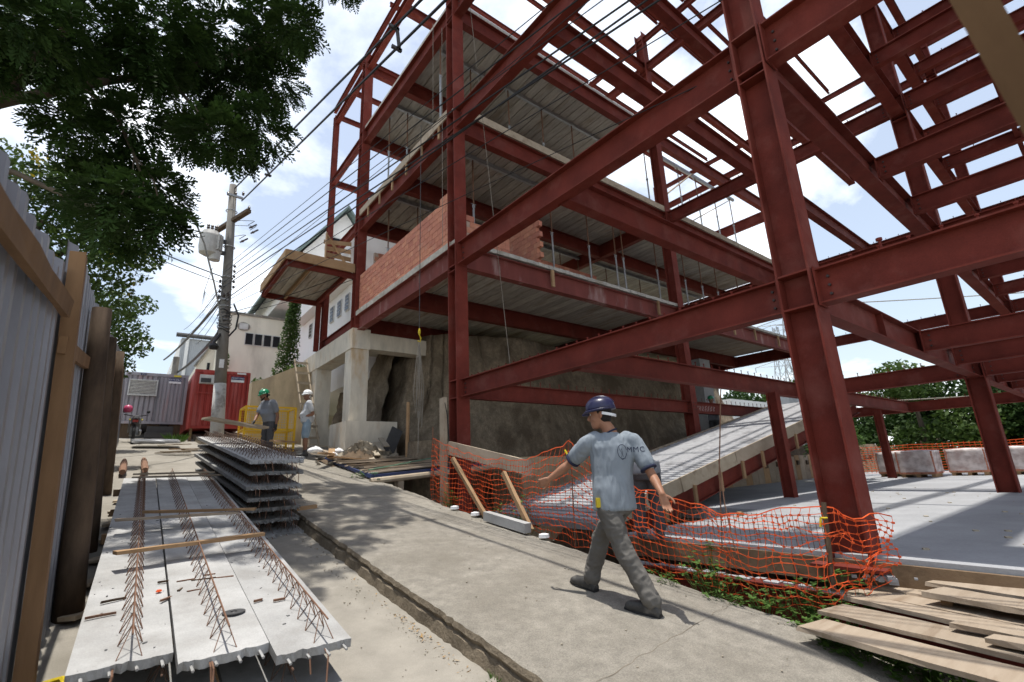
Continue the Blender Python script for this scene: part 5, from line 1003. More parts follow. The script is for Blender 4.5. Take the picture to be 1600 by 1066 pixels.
mb = MB(); tk = [(-2.6, 8.6, -.8), (-2.55, 8.6, 1.2), (-2.4, 8.5, 3.2), (-2.1, 8.3, 4.8), (-1.5, 8.1, 6.0)]; mb.tube(tk, [.26, .22, .19, .15, .10], 10); part('trunk', mb, X['bark'], tr, smooth=True)
for bp, r in (([(-2.1, 8.3, 4.8), (-1.2, 8.2, 5.6), (-.3, 8.2, 6.3), (.6, 8.1, 7.1), (1.2, 8.0, 7.7)], .075), ([(-1.2, 8.2, 5.6), (-.75, 8.1, 5.2), (-.45, 8.0, 4.6), (-.25, 8.0, 4.1)], .035), ([(-.3, 8.2, 6.3), (.1, 7.8, 5.6), (.4, 7.4, 5.0)], .03), ([(-2.3, 8.4, 3.8), (-1.6, 8.0, 3.9), (-.9, 7.6, 3.5), (-.4, 7.0, 3.2)], .045), ([(-.45, 8.0, 4.6), (-.2, 7.9, 4.25), (-.1, 7.8, 3.9)], .014), ([(-.45, 8.0, 4.6), (-.42, 7.95, 4.2), (-.5, 7.9, 3.9)], .011), ([(-.3, 8.0, 4.3), (-.3, 7.9, 4.0), (-.35, 7.9, 3.7)], .01), ([(-2.0, 8.3, 4.9), (-1.7, 7.6, 5.0), (-1.4, 7.1, 5.3)], .05), ([(-1.5, 8.1, 6.0), (-1.2, 7.6, 7.2), (-.4, 7.0, 8.2)], .06)):
    mb = MB(); bb = [V(p) + V((.05 * nz(p[0], p[1], 3, 3), .05 * nz(p[2], p[1], 5, 3), 0)) for p in bp]; mb.tube(bb, [r * (1 - .18 * k) for k in range(len(bb))], 7); part('limb', mb, X['bark'], tr, smooth=True)
def tree(name, label, x, y, z0, h, blobs, m, s, n, group=None, trunk=.2):
    t = thing(name, label, 'tree', (x, y, z0), group); mb = MB()
    for bx, by, bz, r in blobs: leaves(mb, (x + bx, y + by, z0 + bz), r, r, r * .85, int(n * r * r), s)
    part('crown', mb, X[m], t, kind='stuff'); mb = MB(); mb.tube([(x, y, z0), (x + .1, y, z0 + h * .35), (x, y + .1, z0 + h * .7)], [trunk, trunk * .8, trunk * .4], 8); part('trunk', mb, X['bark'], t)
    for k in range(3): bx, by, bz, r = blobs[k % len(blobs)]; mb = MB(); mb.tube([(x + .05, y, z0 + h * (.35 + .08 * k)), (x + bx * .6, y + by * .6, z0 + bz * .85), (x + bx, y + by, z0 + bz)], [trunk * .5, trunk * .35, trunk * .12], 6); part('limb', mb, X['bark'], t)
    return t
tree('yellowing_tree', 'lighter tree with yellow flowers behind the dark overhanging tree', -2.6, 14.2, .4, 6.5, [(-.2, .2, 6.6, .8), (.6, -.3, 5.9, .95), (1.3, .2, 5.6, .9), (1.9, .4, 5.0, .75), (.2, 0, 4.8, .9), (1.0, -.4, 4.4, .9), (1.7, .2, 3.9, .7), (-.6, 0, 5.6, .8), (2.35, .5, 5.3, .45), (.9, 0, 6.6, .6)], 'leafy', .12, 1150)
tree('green_tree', 'fresh green tree low above the far end of the fence', -1.9, 18.5, 1.0, 5, [(.4, 0, 3.8, .8), (1.0, .2, 4.4, .75), (1.35, .2, 3.7, .65), (1.7, 0, 3.2, .5), (.9, 0, 3.0, .8), (1.75, .3, 4.6, .4), (1.3, 0, 2.5, .5)], 'leafm', .12, 1300)
rt_ = random.Random(5)
for i in range(21):
    y = 28 - i * 3.1; x = 44 + (i % 2) * 6 + rt_.uniform(-2, 3); hh = rt_.uniform(7.6, 9.6) + (1.5 if i in (3, 6) else 0)
    bl_ = [(rt_.uniform(-2.5, 2.5), rt_.uniform(-3, 3), rt_.uniform(.08, .95) * hh, rt_.uniform(1.2, 2.1)) for _ in range(20)]
    tree('broadleaf_tree', ('dark broadleaf tree behind the far orange net, left of the pallets', 'dark broadleaf tree in the row beyond the brick pallets', 'dark broadleaf tree beyond the far right steel column')[i // 7], x, y, -3.8, hh, bl_, 'leafd' if i % 3 else 'leafm', .34, 230, 'trees beyond the white slab', .3)
sb = thing('shrub', 'bright green feathery shrub under the high end of the ramp', 'shrub', (19.5, 6.6, -.8)); mb = MB()
for c in ((19.4, 6.5, .0, .55), (19.7, 6.9, .3, .5), (19.2, 6.9, .45, .45), (19.6, 6.3, .5, .4)): canopy(mb, c[:3], c[3], 130, .34)
part('foliage', mb, X['leafg'], sb, kind='stuff'); mb = MB(); mb.tube([(19.5, 6.6, -.85), (19.5, 6.6, .2)], .03, 5); part('stem', mb, X['bark'], sb)
def weed(x, y, z, r, n, s, label, name='weed', tall=.3):
    t = thing(name, label, 'weed', (x, y, z)); mb = MB(); st = MB()
    for k in range(n):
        a, q = random.uniform(0, 6.28), r * random.random() ** .6; h = tall * random.uniform(.2, 1) * (1.2 - q / r * .6); p = V((x + q * math.cos(a), y + q * math.sin(a) * 1.6, z + h)); st.tube([(x + q * .5 * math.cos(a), y + q * .5 * math.sin(a), z - .05), tuple(p)], .0022, 3, False)
        for j in range(4):
            b = random.uniform(0, 6.28); d = V((math.cos(b), math.sin(b), random.uniform(-.3, .5))); w = d.cross(V((0, 0, 1))).normalized(); L = s * random.uniform(.6, 1.3); mb.add([p, p + d * L * .5 + w * L * .3, p + d * L, p + d * L * .5 - w * L * .3], [(0, 1, 2, 3)])
    part('leaves', mb, X['leafg'], t, kind='stuff'); part('stems', st, X['leafg'], t, kind='stuff')
for i, (x, y, r, n, s, tl, l) in enumerate(((4.42, 3.35, .12, 22, .045, .12, 'low weeds under the net behind the walking man'), (4.47, 2.75, .22, 60, .055, .42, 'leafy weed clump growing through the middle of the orange net'), (4.44, 2.3, .22, 55, .05, .22, 'low weeds under the crumpled part of the net'), (4.55, 1.98, .2, 55, .055, .34, 'weeds with pale leaves left of the near column'), (4.25, 1.75, .16, 60, .045, .1, 'creeping weeds at the tip of the longest plank'), (4.08, 1.45, .2, 90, .05, .12, 'thick green weeds along the pavement before the planks'), (3.95, 1.1, .14, 45, .05, .12, 'weeds in the gap beside the planks and pavement'), (4.42, 6.0, .14, 22, .05, .35, 'weeds growing up the slanting stake'), (4.42, 5.45, .15, 30, .05, .5, 'tall thin weeds by the short slanting stake'), (4.44, 7.4, .15, 22, .05, .3, 'yellowish weeds at the left end of the net'), (4.2, 3.0, .1, 14, .03, .06, 'small weed on the pavement edge behind the trailing boot'), (4.2, 2.5, .12, 16, .03, .06, 'second small weed growing in the pavement edge'), (3.95, 10.4, .14, 22, .05, .12, 'weeds at the corner of the plank platform'), (4.7, 1.75, .12, 20, .06, .5, 'tall weed standing before the foot of the near column'))):
    weed(x, y, G(y) - (.1 if x > 4.3 else 0), r, n, s, l, tall=tl)
def grass(x, y, z, r, n, h, label):
    mb = MB()
    for k in range(n):
        a = random.uniform(0, 6.28); q = r * random.random() ** .7; b = V((x + q * math.cos(a), y + q * math.sin(a), z - .02)); d = V((math.cos(a) * random.uniform(.1, .6), math.sin(a) * random.uniform(.1, .6), 1)) * h * random.uniform(.5, 1.1); w = V((-math.sin(a), math.cos(a), 0)) * h * .03; mb.add([b - w, b + w, b + d * .6 + w * .7, b + d + V((d.x, d.y, -.1 * h)) * .5, b + d * .6 - w * .7], [(0, 1, 2, 3, 4)])
    single('grass_tuft', mb, X['leafg'], label, 'grass')
grass(1.42, 22.2, G(22.2) - RD, .28, 120, .36, 'bright grass tuft in front of the red container'); grass(3.82, .82, -1.4, .12, 60, .22, 'long bladed grass tuft under the planks at the lower right'); grass(2.02, 2.85, G(2.85) - RD, .04, 22, .08, 'small green tuft at the foot of the kerb'); grass(2.0, 2.62, G(2.62) - RD, .03, 14, .06, 'tiny tuft at the foot of the kerb, nearer the camera')
mb = MB()
for k in range(150):
    y = random.choice((random.gauss(3.7, .22), random.gauss(3.55, .5), random.uniform(3, 7.5))); x = 1.97 - abs(random.gauss(0, .05)); s = random.uniform(.008, .022); d = V((random.uniform(-1, 1), random.uniform(-1, 1), random.uniform(-.3, .6))) * s; w = V((random.uniform(-1, 1), random.uniform(-1, 1), random.uniform(-.3, .3))) * s * .5; c = V((x, y, G(y) - RD + .012)); mb.add([c - d, c + w, c + d, c - w], [(0, 1, 2, 3)])
struct('leaf_litter', mb, X['litter'], kind='stuff')
mb = MB()
for k in range(1100):
    y = random.uniform(1.5, 13); x = random.choice((1.98 - abs(random.gauss(0, .12)), random.uniform(1.1, 4.2), 4.15 + random.gauss(0, .08))); z = G(y) + (0 if x > 2.1 else -RD) + .006; s = random.choice((.0015, .0018, .0022, .003, .004, .006)); mb.ob((x, y, z), (s, s * .3, 0), (-s * .3, s * .8, 0), (0, 0, s * .6))
struct('gravel', mb, X['rubble'], kind='stuff')
# ------------------------------------------------------------------ people
skin = lambda n, c: mat(n, c, rough=.55, scale=9, amt=.12, spec=.35, bump=.08, bscale=90)
X['skin1'] = skin('tan skin', (.30, .145, .085)); X['skin2'] = skin('brown skin', (.20, .095, .055))
cloth = lambda n, c, st=None: mat(n, c, rough=.93, scale=5, amt=.1, stain=st, stain_scale=3, stain_lo=.55, stain_hi=.75, bump=.25, bscale=160, bdist=.003)
X['shirt1'] = cloth('grey blue shirt', (.212, .242, .272), (.236, .268, .30)); X['shirt2'] = cloth('grey shirt', (.17, .18, .20)); X['shirt3'] = cloth('pale grey shirt', (.42, .43, .44))
X['trouser'] = cloth('dusty trousers', (.115, .108, .098), (.165, .155, .14)); X['trouserd'] = cloth('dark trousers', (.06, .06, .065)); X['denim'] = cloth('faded denim', (.21, .28, .34)); X['navy'] = cloth('navy sleeve', (.02, .024, .05))
X['boot'] = mat('scuffed boot', (.028, .028, .028), (.075, .072, .068), rough=.6, scale=14, stain=(.16, .15, .135), stain_scale=8, stain_lo=.56, stain_hi=.72, bump=.2)
X['hair'] = mat('dark hair', (.012, .010, .009), rough=.6, scale=60, bump=.4, bscale=200)
X['hhblue'] = mat('dark blue helmet', (.016, .016, .05), rough=.32, scale=4, amt=.2, spec=.4); X['hhgreen'] = mat('green helmet', (.01, .19, .085), rough=.25, scale=4, spec=.6); X['hhwhite'] = mat('white helmet', (.74, .74, .72), rough=.3, scale=4, spec=.6)
X['eyew'] = mat('eye white', (.6, .58, .55), rough=.3); X['lip'] = mat('lip', (.22, .085, .065), rough=.5)
def catmull(P, R, sub):
    if len(P) < 3: return P, R
    o, r = [], []
    for i in range(len(P) - 1):
        p0, p1, p2, p3 = P[max(i - 1, 0)], P[i], P[i + 1], P[min(i + 2, len(P) - 1)]
        for k in range(sub):
            t = k / sub; o.append(.5 * ((2 * p1) + (p2 - p0) * t + (2 * p0 - 5 * p1 + 4 * p2 - p3) * t * t + (3 * p1 - p0 - 3 * p2 + p3) * t ** 3)); r.append(R[i] + (R[i + 1] - R[i]) * (t * t * (3 - 2 * t)))
    return o + [P[-1]], r + [R[-1]]
def limb(mb, P, R, n=14, sub=5):
    P = [V(p) for p in P]; P, R = catmull(P, R, sub); d0 = (P[0] - P[1]).normalized(); d1 = (P[-1] - P[-2]).normalized()
    pre = [(P[0] + d0 * R[0] * math.sin(a), R[0] * math.cos(a)) for a in (1.4, 1.0, .5)]; post = [(P[-1] + d1 * R[-1] * math.sin(a), R[-1] * math.cos(a)) for a in (.5, 1.0, 1.4)]
    mb.tube([p for p, _ in pre] + P + [p for p, _ in post], [r for _, r in pre] + R + [r for _, r in post], n)
def loft(mb, secs, n=24, pw=2.0):
    rows = []
    for c, a, b in secs:
        c, a, b = V(c), V(a), V(b); r = []
        for k in range(n):
            t = 6.28318 * k / n; x, y = math.cos(t), math.sin(t); e = 2 / pw; r.append(c + a * math.copysign(abs(x) ** e, x) + b * math.copysign(abs(y) ** e, y))
        rows.append(r)
    o = len(mb.v); vs = [p for r in rows for p in r]; fs = []
    for i in range(len(rows) - 1):
        for k in range(n): fs.append((i * n + k, i * n + (k + 1) % n, (i + 1) * n + (k + 1) % n, (i + 1) * n + k))
    fs += [tuple(range(n))[::-1], tuple(range((len(rows) - 1) * n, len(rows) * n))]
    mb.add(vs, fs)
def remesh(name, mb, vox, m, par, wr=0., smooth=4, wdir=(1, 1, 1), label=None):
    me = mesh_of(name, mb, None, wloc(par)); ob = bpy.data.objects.new(name, me); COL.objects.link(ob); md = ob.modifiers.new('r', 'REMESH'); md.mode = 'VOXEL'; md.voxel_size = vox
    sm = ob.modifiers.new('s', 'SMOOTH'); sm.iterations = smooth; sm.factor = .5
    dg = bpy.context.evaluated_depsgraph_get(); dg.update(); nm = bpy.data.meshes.new_from_object(ob.evaluated_get(dg)); bpy.data.objects.remove(ob)
    if wr:
        for v in nm.vertices:
            p = v.co; q = V((p.x * wdir[0], p.y * wdir[1], p.z * wdir[2])); a = noise.noise(q * 9 + V((3, 1, 7))); b = 1 - abs(noise.noise(q * 17)) * 2; v.co = p + v.normal * wr * (a * .9 + b * .45)
    nm.materials.clear(); nm.materials.append(m); nm.shade_smooth(); nm.name = name
    o = bpy.data.objects.new(name, nm); COL.objects.link(o); o.parent = par
    if label: o['label'] = label
    return o
def hand(mb, w, d, pn, curl=.5, s=1., mirror=1):
    w, d, pn = V(w), V(d).normalized(), V(pn); pn = (pn - d * pn.dot(d)).normalized(); sd = d.cross(pn) * mirror     # sd: towards the thumb
    loft(mb, [(w - d * .01, sd * .026 * s, pn * .019 * s), (w + d * .03 * s, sd * .036 * s, pn * .016 * s), (w + d * .075 * s, sd * .041 * s, pn * .014 * s), (w + d * .092 * s, sd * .039 * s, pn * .011 * s)], 14, 2.6)
    for k, (o, L, r) in enumerate(((.030, .070, .0088), (.010, .079, .0092), (-.011, .073, .0088), (-.030, .058, .0078))):
        p = w + d * (.082 - .004 * abs(k - 1)) * s + sd * o * s; dd = (d + sd * (o * 1.0)).normalized(); pts = [p - dd * .02 * s, p]; a = 0
        for f in (.44, .32, .24):
            a += curl * (.75 + .12 * k); p = p + (dd * math.cos(a) + pn * math.sin(a)) * L * f * s; pts.append(p)
        limb(mb, pts, [r * s, r * s, r * .95 * s, r * .88 * s, r * .74 * s], 8, 3)
    b = w + d * .022 * s + sd * .026 * s; t1 = b + (sd * .75 + d * .6 + pn * .25).normalized() * .038 * s; t2 = t1 + (sd * .35 + d * .85 + pn * .4).normalized() * .03 * s; t3 = t2 + (d * .9 + pn * .45).normalized() * .024 * s
    limb(mb, [b - sd * .012 * s, b, t1, t2, t3], [.014 * s, .0135 * s, .0115 * s, .0105 * s, .0085 * s], 8, 3)
UPV = V((0, 0, 1))
def frame(f, tilt=0.):
    f = V(f).normalized(); r = f.cross(UPV).normalized(); u = r.cross(f).normalized(); return r, f, u
def person(label, J, shirt, trouser, hat, skinm, vox=.011, gloves=None, shorts=False, sleeve=.62, belly=0., cuff=None, longsleeve=None, group=None, hairm='hair', beard=False, strap=False, no_torso=False):
    t = thing('person', label, 'person', J['base'], group); sk = X[skinm]; b = MB(); c = V(J['chest']); pel = V(J['pel']); nk = V(J['neck'])
    cr, cf, _ = frame(J['cf']); pr, pf, _ = frame(J['pf']); hr, hf, hu = frame(J['hf']); hc = V(J['head'])
    mid = pel.lerp(c, .5)
    def L(sc, s): return lambda: None
    # bare body: one continuous skin
    loft(b, [(pel - UPV * .09, pr * .10, pf * .075), (pel, pr * .152, pf * .10), (pel + UPV * .08, pr * .15, pf * .1), (mid, pr * .135, pf * (.095 + belly * .5)), (c, cr * .155, cf * .105), (c + (nk - c) * .45, cr * .17, cf * .1), (c + (nk - c) * .8, cr * .12, cf * .075), (nk, cr * .058, cf * .058)])
    limb(b, [nk - (hc - nk) * .25, nk + (hc - nk) * .35, hc - hu * .06], [.064, .057, .056])
    secs = []
    for u, fo, w, d in ((-.118, .058, .02, .02), (-.108, .053, .037, .036), (-.085, .04, .052, .056), (-.05, .024, .062, .073), (-.01, .011, .069, .085), (.03, .002, .074, .094), (.065, -.002, .074, .094), (.095, -.005, .06, .077), (.115, -.006, .034, .045), (.12, -.006, .01, .012)): secs.append((hc + hu * u + hf * fo, hr * w, hf * d))
    loft(b, secs, 24, 2.1)
    limb(b, [hc + hf * .088 + hu * .028, hc + hf * .103 + hu * .002, hc + hf * .116 - hu * .024, hc + hf * .098 - hu * .036], [.009, .011, .014, .010], 8, 3)
    for s in (-1, 1):
        e = hc + hr * .073 * s - hf * .012; loft(b, [(e - hu * .03 + hf * .004, hf * .008, hr * .007), (e - hu * .012, hf * .014, hr * .010), (e + hu * .015 - hf * .004, hf * .019, hr * .011), (e + hu * .03 - hf * .006, hf * .012, hr * .008)], 10)
        limb(b, [hc + hr * .05 * s + hf * .076 + hu * .034, hc + hr * .028 * s + hf * .092 + hu * .038, hc + hr * .012 * s + hf * .095 + hu * .034], [.007, .009, .008], 8, 3)
        limb(b, [hc + hr * .04 * s + hf * .066 - hu * .02, hc + hr * .048 * s + hf * .05 - hu * .04], [.018, .018], 8, 3)
    limb(b, [hc + hr * .022 + hf * .085 - hu * .062, hc + hf * .094 - hu * .06, hc - hr * .022 + hf * .085 - hu * .062], [.006, .0075, .006], 8, 3); limb(b, [hc + hr * .018 + hf * .084 - hu * .073, hc + hf * .091 - hu * .074, hc - hr * .018 + hf * .084 - hu * .073], [.006, .0075, .006], 8, 3)
    for sd in 'lr':
        sh, el, wr = V(J['s' + sd]), V(J['e' + sd]), V(J['w' + sd]); limb(b, [sh + (nk - sh) * .25, sh, sh.lerp(el, .45), el, el.lerp(wr, .3), el.lerp(wr, .75), wr], [.06, .056, .047, .039, .041, .031, .026])
        hd = V(J.get('hd' + sd, wr - el)); hand(b, wr, hd, J.get('pn' + sd, cf), J.get('curl' + sd, .45), mirror=J.get('mir' + sd, 1))
        hp, kn, an = V(J['h' + sd]), V(J['k' + sd]), V(J['a' + sd]); limb(b, [hp + UPV * .03, hp.lerp(kn, .35), kn, kn.lerp(an, .3), kn.lerp(an, .75), an], [.082, .074, .052, .053, .038, .034]); td = V(J['t' + sd]); limb(b, [an - UPV * .03, an + td.normalized() * .09 - UPV * .055], [.034, .028])
    body = remesh('body', b, vox * .75, sk, t, smooth=3)
    for s in (-1, 1):
        e = hc + hr * .031 * s + hf * .0815 + hu * .016; mb = MB(); mb.lathe(e - hu * .011, [(.004, 0), (.0095, .004), (.0115, .011), (.0095, .018), (.004, .022)], 10, hu); ey = part('eye', mb, X['eyew'], body, smooth=True); mb = MB(); mb.lathe(e + hf * .0095, [(.0052, 0), (.0045, .002), (.001, .003)], 9, hf); part('pupil', mb, X['hair'], t)
    mb = MB(); secs = []
    for u, fo, w, d in ((-.065, -.03, .05, .05), (-.03, -.022, .068, .072), (.02, -.016, .078, .088), (.065, -.01, .079, .093), (.1, -.008, .063, .078), (.122, -.008, .02, .03)): secs.append((hc + hu * u + hf * fo, hr * w, hf * d))
    loft(mb, secs, 20); part('hair', mb, X[hairm], t, smooth=True)
    if beard:
        mb = MB(); limb(mb, [hc + hr * .06 + hf * .03 - hu * .05, hc + hr * .035 + hf * .075 - hu * .095, hc + hf * .09 - hu * .105, hc - hr * .035 + hf * .075 - hu * .095, hc - hr * .06 + hf * .03 - hu * .05], [.014, .02, .024, .02, .014]); limb(mb, [hc + hr * .03 + hf * .088 - hu * .052, hc + hf * .104 - hu * .046, hc - hr * .03 + hf * .088 - hu * .052], [.006, .008, .006]); part('beard', mb, X[hairm], t, smooth=True)
    # helmet
    if hat:
        mb = MB(); q = hc + hu * .045 - hf * .006; tl = (hu + hf * .06).normalized(); tr_ = hr; tf2 = tr_.cross(tl) * -1; tf2 = tl.cross(tr_); secs = []
        for u, w in ((0, 1.0), (.02, .995), (.05, .95), (.075, .86), (.096, .7), (.110, .47), (.117, .2), (.118, .05)): secs.append((q + tl * u, tr_ * .112 * w, tf2 * .136 * w))
        loft(mb, secs, 30); hm = part('helmet', mb, X[hat], t, smooth=True)
        mb = MB(); secs = [(q - tl * .008 + tf2 * .012, tr_ * .116, tf2 * .15), (q + tl * .004 + tf2 * .010, tr_ * .1165, tf2 * .148), (q + tl * .010 + tf2 * .005, tr_ * .110, tf2 * .138)]; loft(mb, secs, 30)
        limb(mb, [q + tf2 * .125 - tl * .004, q + tf2 * .165 - tl * .014], [.03, .012], 10, 3); mb.v = mb.v; part('brim', mb, X[hat], hm, smooth=True)
        mb = MB(); P_ = [q + tl * (.117 * math.sin(a) + .006) + tf2 * (-.135 * math.cos(a)) for a in [.35 + 2.4 * k / 10 for k in range(11)]]; mb.tube(P_, .013, 8); part('ridge', mb, X[hat], hm, smooth=True)
        mb = MB(); P_ = [hc + hr * .095 * math.cos(a) - hf * (.03 + .105 * math.sin(a)) + hu * (.012 - .03 * math.sin(a)) for a in [math.pi * k / 12 for k in range(13)]]
        for a_, c_ in zip(P_, P_[1:]): mb.bar(a_, c_, .006, .024)
        part('strap', mb, X['signwhite'] if strap else X['darkgrey'], hm)
    # shirt
    mb = MB(); lo = J.get('hem', -.06)
    if not no_torso:
        loft(mb, [(pel + UPV * lo, pr * .185, pf * (.135 + belly * .3)), (pel + UPV * (lo + .02), pr * .187, pf * (.138 + belly * .4)), (pel + UPV * .09, pr * .178, pf * (.128 + belly)), (mid + UPV * .02 + pf * belly * .4, (pr + cr).normalized() * .172, (pf + cf).normalized() * (.122 + belly)), (c, cr * .188, cf * .128), (c + (nk - c) * .4, cr * .198, cf * .12), (c + (nk - c) * .72, cr * .165, cf * .095), (c + (nk - c) * .93, cr * .085, cf * .076), (nk, cr * .068, cf * .07)], 30, 2.2)
        for sd in 'lr':
            sh, el, wr = V(J['s' + sd]), V(J['e' + sd]), V(J['w' + sd]); e = sh.lerp(el, sleeve); limb(mb, [sh + (nk - sh) * .35, sh + (nk - sh) * .02, sh.lerp(el, .3), e], [.075, .076, .074, .073], 18)
        so_ = remesh('shirt', mb, vox, X[shirt], t, wr=.013 if vox < .012 else .010, smooth=6, wdir=(1.7, 1.7, .4))
        if cuff:
            for sd in 'lr':
                sh, el = V(J['s' + sd]), V(J['e' + sd]); d = (el - sh).normalized(); mb = MB(); mb.lathe(sh.lerp(el, sleeve) + d * .045, [(.066, 0), (.074, .001), (.073, .018), (.066, .019)], 20, d); part('cuff', mb, X[cuff], so_, smooth=True)
            mb = MB(); mb.lathe(nk + (hc - nk) * .02, [(.070, -.006), (.074, 0), (.070, .008)], 20, hc - nk); part('collar', mb, X[cuff], so_, smooth=True)
        if longsleeve:
            mb = MB()
            for sd in 'lr': sh, el, wr = V(J['s' + sd]), V(J['e' + sd]), V(J['w' + sd]); limb(mb, [sh.lerp(el, .2), el, wr], [.07, .055, .042], 12)
            part('sleeves', mb, X[longsleeve], so_, smooth=True)
    # trousers or shorts
    mb = MB(); loft(mb, [(pel - UPV * .13, pr * .13, pf * .10), (pel - UPV * .06, pr * .168, pf * .125), (pel + UPV * .05, pr * .16, pf * .115), (pel + UPV * .1, pr * .15, pf * .11)], 24)
    for sd in 'lr':
        hp, kn, an = V(J['h' + sd]), V(J['k' + sd]), V(J['a' + sd])
        if shorts: limb(mb, [hp + UPV * .02, hp.lerp(kn, .4), kn + (hp - kn) * .12], [.10, .10, .095], 18)
        else: limb(mb, [hp - UPV * .03, hp.lerp(kn, .4), kn, kn.lerp(an, .4), kn.lerp(an, .8), an + (kn - an) * .05], [.088, .093, .077, .073, .070, .074], 18)
    remesh('shorts' if shorts else 'trousers', mb, vox, X[trouser], t, wr=.017 if vox < .012 else .010, smooth=4, wdir=(1, 1, 1.25))
    for sd in 'lr':
        an, td = V(J['a' + sd]), V(J['t' + sd]).normalized(); s_ = td.cross(UPV).normalized(); u = s_.cross(td).normalized(); so = an - u * .088; mb = MB(); mb2 = MB()
        loft(mb, [(so - td * .06 + u * .02, s_ * .04, u * .034), (so - td * .035 + u * .045, s_ * .047, u * .055), (so + u * .055, s_ * .043, u * .062), (so + td * .05 + u * .046, s_ * .049, u * .054), (so + td * .12 + u * .036, s_ * .054, u * .044), (so + td * .18 + u * .033, s_ * .052, u * .038), (so + td * .215 + u * .026, s_ * .034, u * .024)], 18, 2.4)
        limb(mb, [so + u * .07 - td * .005, an + u * .05 - td * .0], [.047, .05], 14, 3); bt_ = part('boot', mb, X['boot'], t, smooth=True)
        loft(mb2, [(so - td * .066 + u * .006, s_ * .036, u * .012), (so + td * .02 + u * .004, s_ * .043, u * .012), (so + td * .12 + u * .004, s_ * .057, u * .012), (so + td * .222 + u * .008, s_ * .034, u * .012)], 16, 3); part('sole', mb2, X['black'], bt_)
    if gloves:
        for sd in gloves:
            mb = MB(); el, wr = V(J['e' + sd]), V(J['w' + sd]); limb(mb, [wr - (wr - el).normalized() * .04, wr], [.034, .036], 10, 3); hand(mb, wr, J.get('hd' + sd, wr - el), J.get('pn' + sd, cf), J.get('curl' + sd, .45), s=1.14, mirror=J.get('mir' + sd, 1)); remesh('glove', mb, .008, X['black'], t)
    return t
wk = person('man in a dark blue hard hat and grey T-shirt walking up the pavement', dict(
    base=(3.34, 2.95, -1.12), head=(3.345, 2.95, .43), hf=(-.52, .85, -.06), neck=(3.385, 2.895, .272), chest=(3.39, 2.90, .06), cf=(.66, .75, 0), pel=(3.365, 2.90, -.28), pf=(.42, .91, 0), hem=-.10,
    sl=(3.245, 3.035, .185), el=(3.235, 3.28, .02), wl=(3.12, 3.45, -.115), hdl=(-.5, .6, -.3), pnl=(.5, .3, .2), curll=.75, mirl=1,
    sr=(3.545, 2.755, .165), er=(3.555, 2.62, -.105), wr=(3.455, 2.47, -.25), hdr=(.06, -.22, -.98), pnr=(-.62, -.75, .1), curlr=.34, mirr=-1,
    hl=(3.28, 2.925, -.31), kl=(3.315, 2.80, -.69), al=(3.385, 2.62, -1.062), tl=(-.30, .95, .12), hr=(3.445, 2.865, -.31), kr=(3.43, 3.13, -.61), ar=(3.39, 3.27, -.975), tr=(-.05, 1, .13)),
    'shirt1', 'trouser', 'hhblue', 'skin1', vox=.0085, cuff='navy', strap=True)
# print on the back of the shirt
def project_print(name, me, shirt, org, right, up, m):
    bm = bmesh.new(); bm.from_mesh(shirt.data); bv = BVHTree.FromBMesh(bm); r, u = V(right).normalized(), V(up).normalized(); n = r.cross(u); o = V(org) - wloc(shirt)
    bmt = bmesh.new(); bmt.from_mesh(me); bmesh.ops.triangulate(bmt, faces=bmt.faces[:]); bmesh.ops.subdivide_edges(bmt, edges=[e for e in bmt.edges if e.calc_length() > .012], cuts=2); bmt.to_mesh(me); bmt.free()
    for v in me.vertices:
        p = o + r * v.co.x + u * v.co.y + n * .4; h = bv.ray_cast(p, -n)
        v.co = (h[0] + n * .0025) if h[0] else p - n * .4
    me.materials.clear(); me.materials.append(m); ob = bpy.data.objects.new(name, me); COL.objects.link(ob); ob.parent = shirt; return ob
shirt = [c for c in wk.children if c.name.startswith('shirt')][0]
bn = V((-.66, -.75, 0)); br = V((.75, -.66, 0)).normalized(); cu = bpy.data.curves.new('f', 'FONT'); cu.body = 'MMC'; cu.size = .064; cu.align_x = 'LEFT'; cu.align_y = 'CENTER'; cu.resolution_u = 4; cu.offset = -.0001; cu.space_character = 1.12
ob = bpy.data.objects.new('f', cu); COL.objects.link(ob); dg = bpy.context.evaluated_depsgraph_get(); dg.update(); me = bpy.data.meshes.new_from_object(ob.evaluated_get(dg)); bpy.data.objects.remove(ob)
pc = V((3.40, 2.80, .10)); pu = V((0, 0, 1)) - bn * 0
project_print('lettering', me, shirt, pc + br * .045 + V((0, 0, .012)), br, (0, 0, 1), X['navy'])
def ring(pts, w):
    vs, fs = [], []; n = len(pts)
    for i, (x, y) in enumerate(pts):
        x0, y0 = pts[max(0, i - 1)]; x1, y1 = pts[min(n - 1, i + 1)]; d = V((x1 - x0, y1 - y0, 0)).normalized(); vs += [(x - d.y * w, y + d.x * w, 0), (x + d.y * w, y - d.x * w, 0)]
        if i: fs.append((2 * i - 2, 2 * i - 1, 2 * i + 1, 2 * i))
    return vs, fs
vs, fs = ring([(.040 * math.cos(a) * (1 if True else 1), .060 * math.sin(a)) for a in [.2 + 5.9 * k / 36 for k in range(37)]], .0022); v2, f2_ = ring([(-.014 + .010 * math.sin(k * .5), -.05 + .085 * k / 10) for k in range(11)], .0012); v3, f3 = ring([(.006 - .01 * k / 6, -.045 + .07 * k / 6) for k in range(7)], .0012); v4, f4 = ring([(-.012 + .035 * k / 6, -.062 - .006 * math.sin(k)) for k in range(7)], .0018)
me = bpy.data.meshes.new('emblem'); V_ = []; F_ = []
for a_, c_ in ((vs, fs), (v2, f2_), (v3, f3), (v4, f4)): F_ += [tuple(i + len(V_) for i in f) for f in c_]; V_ += a_
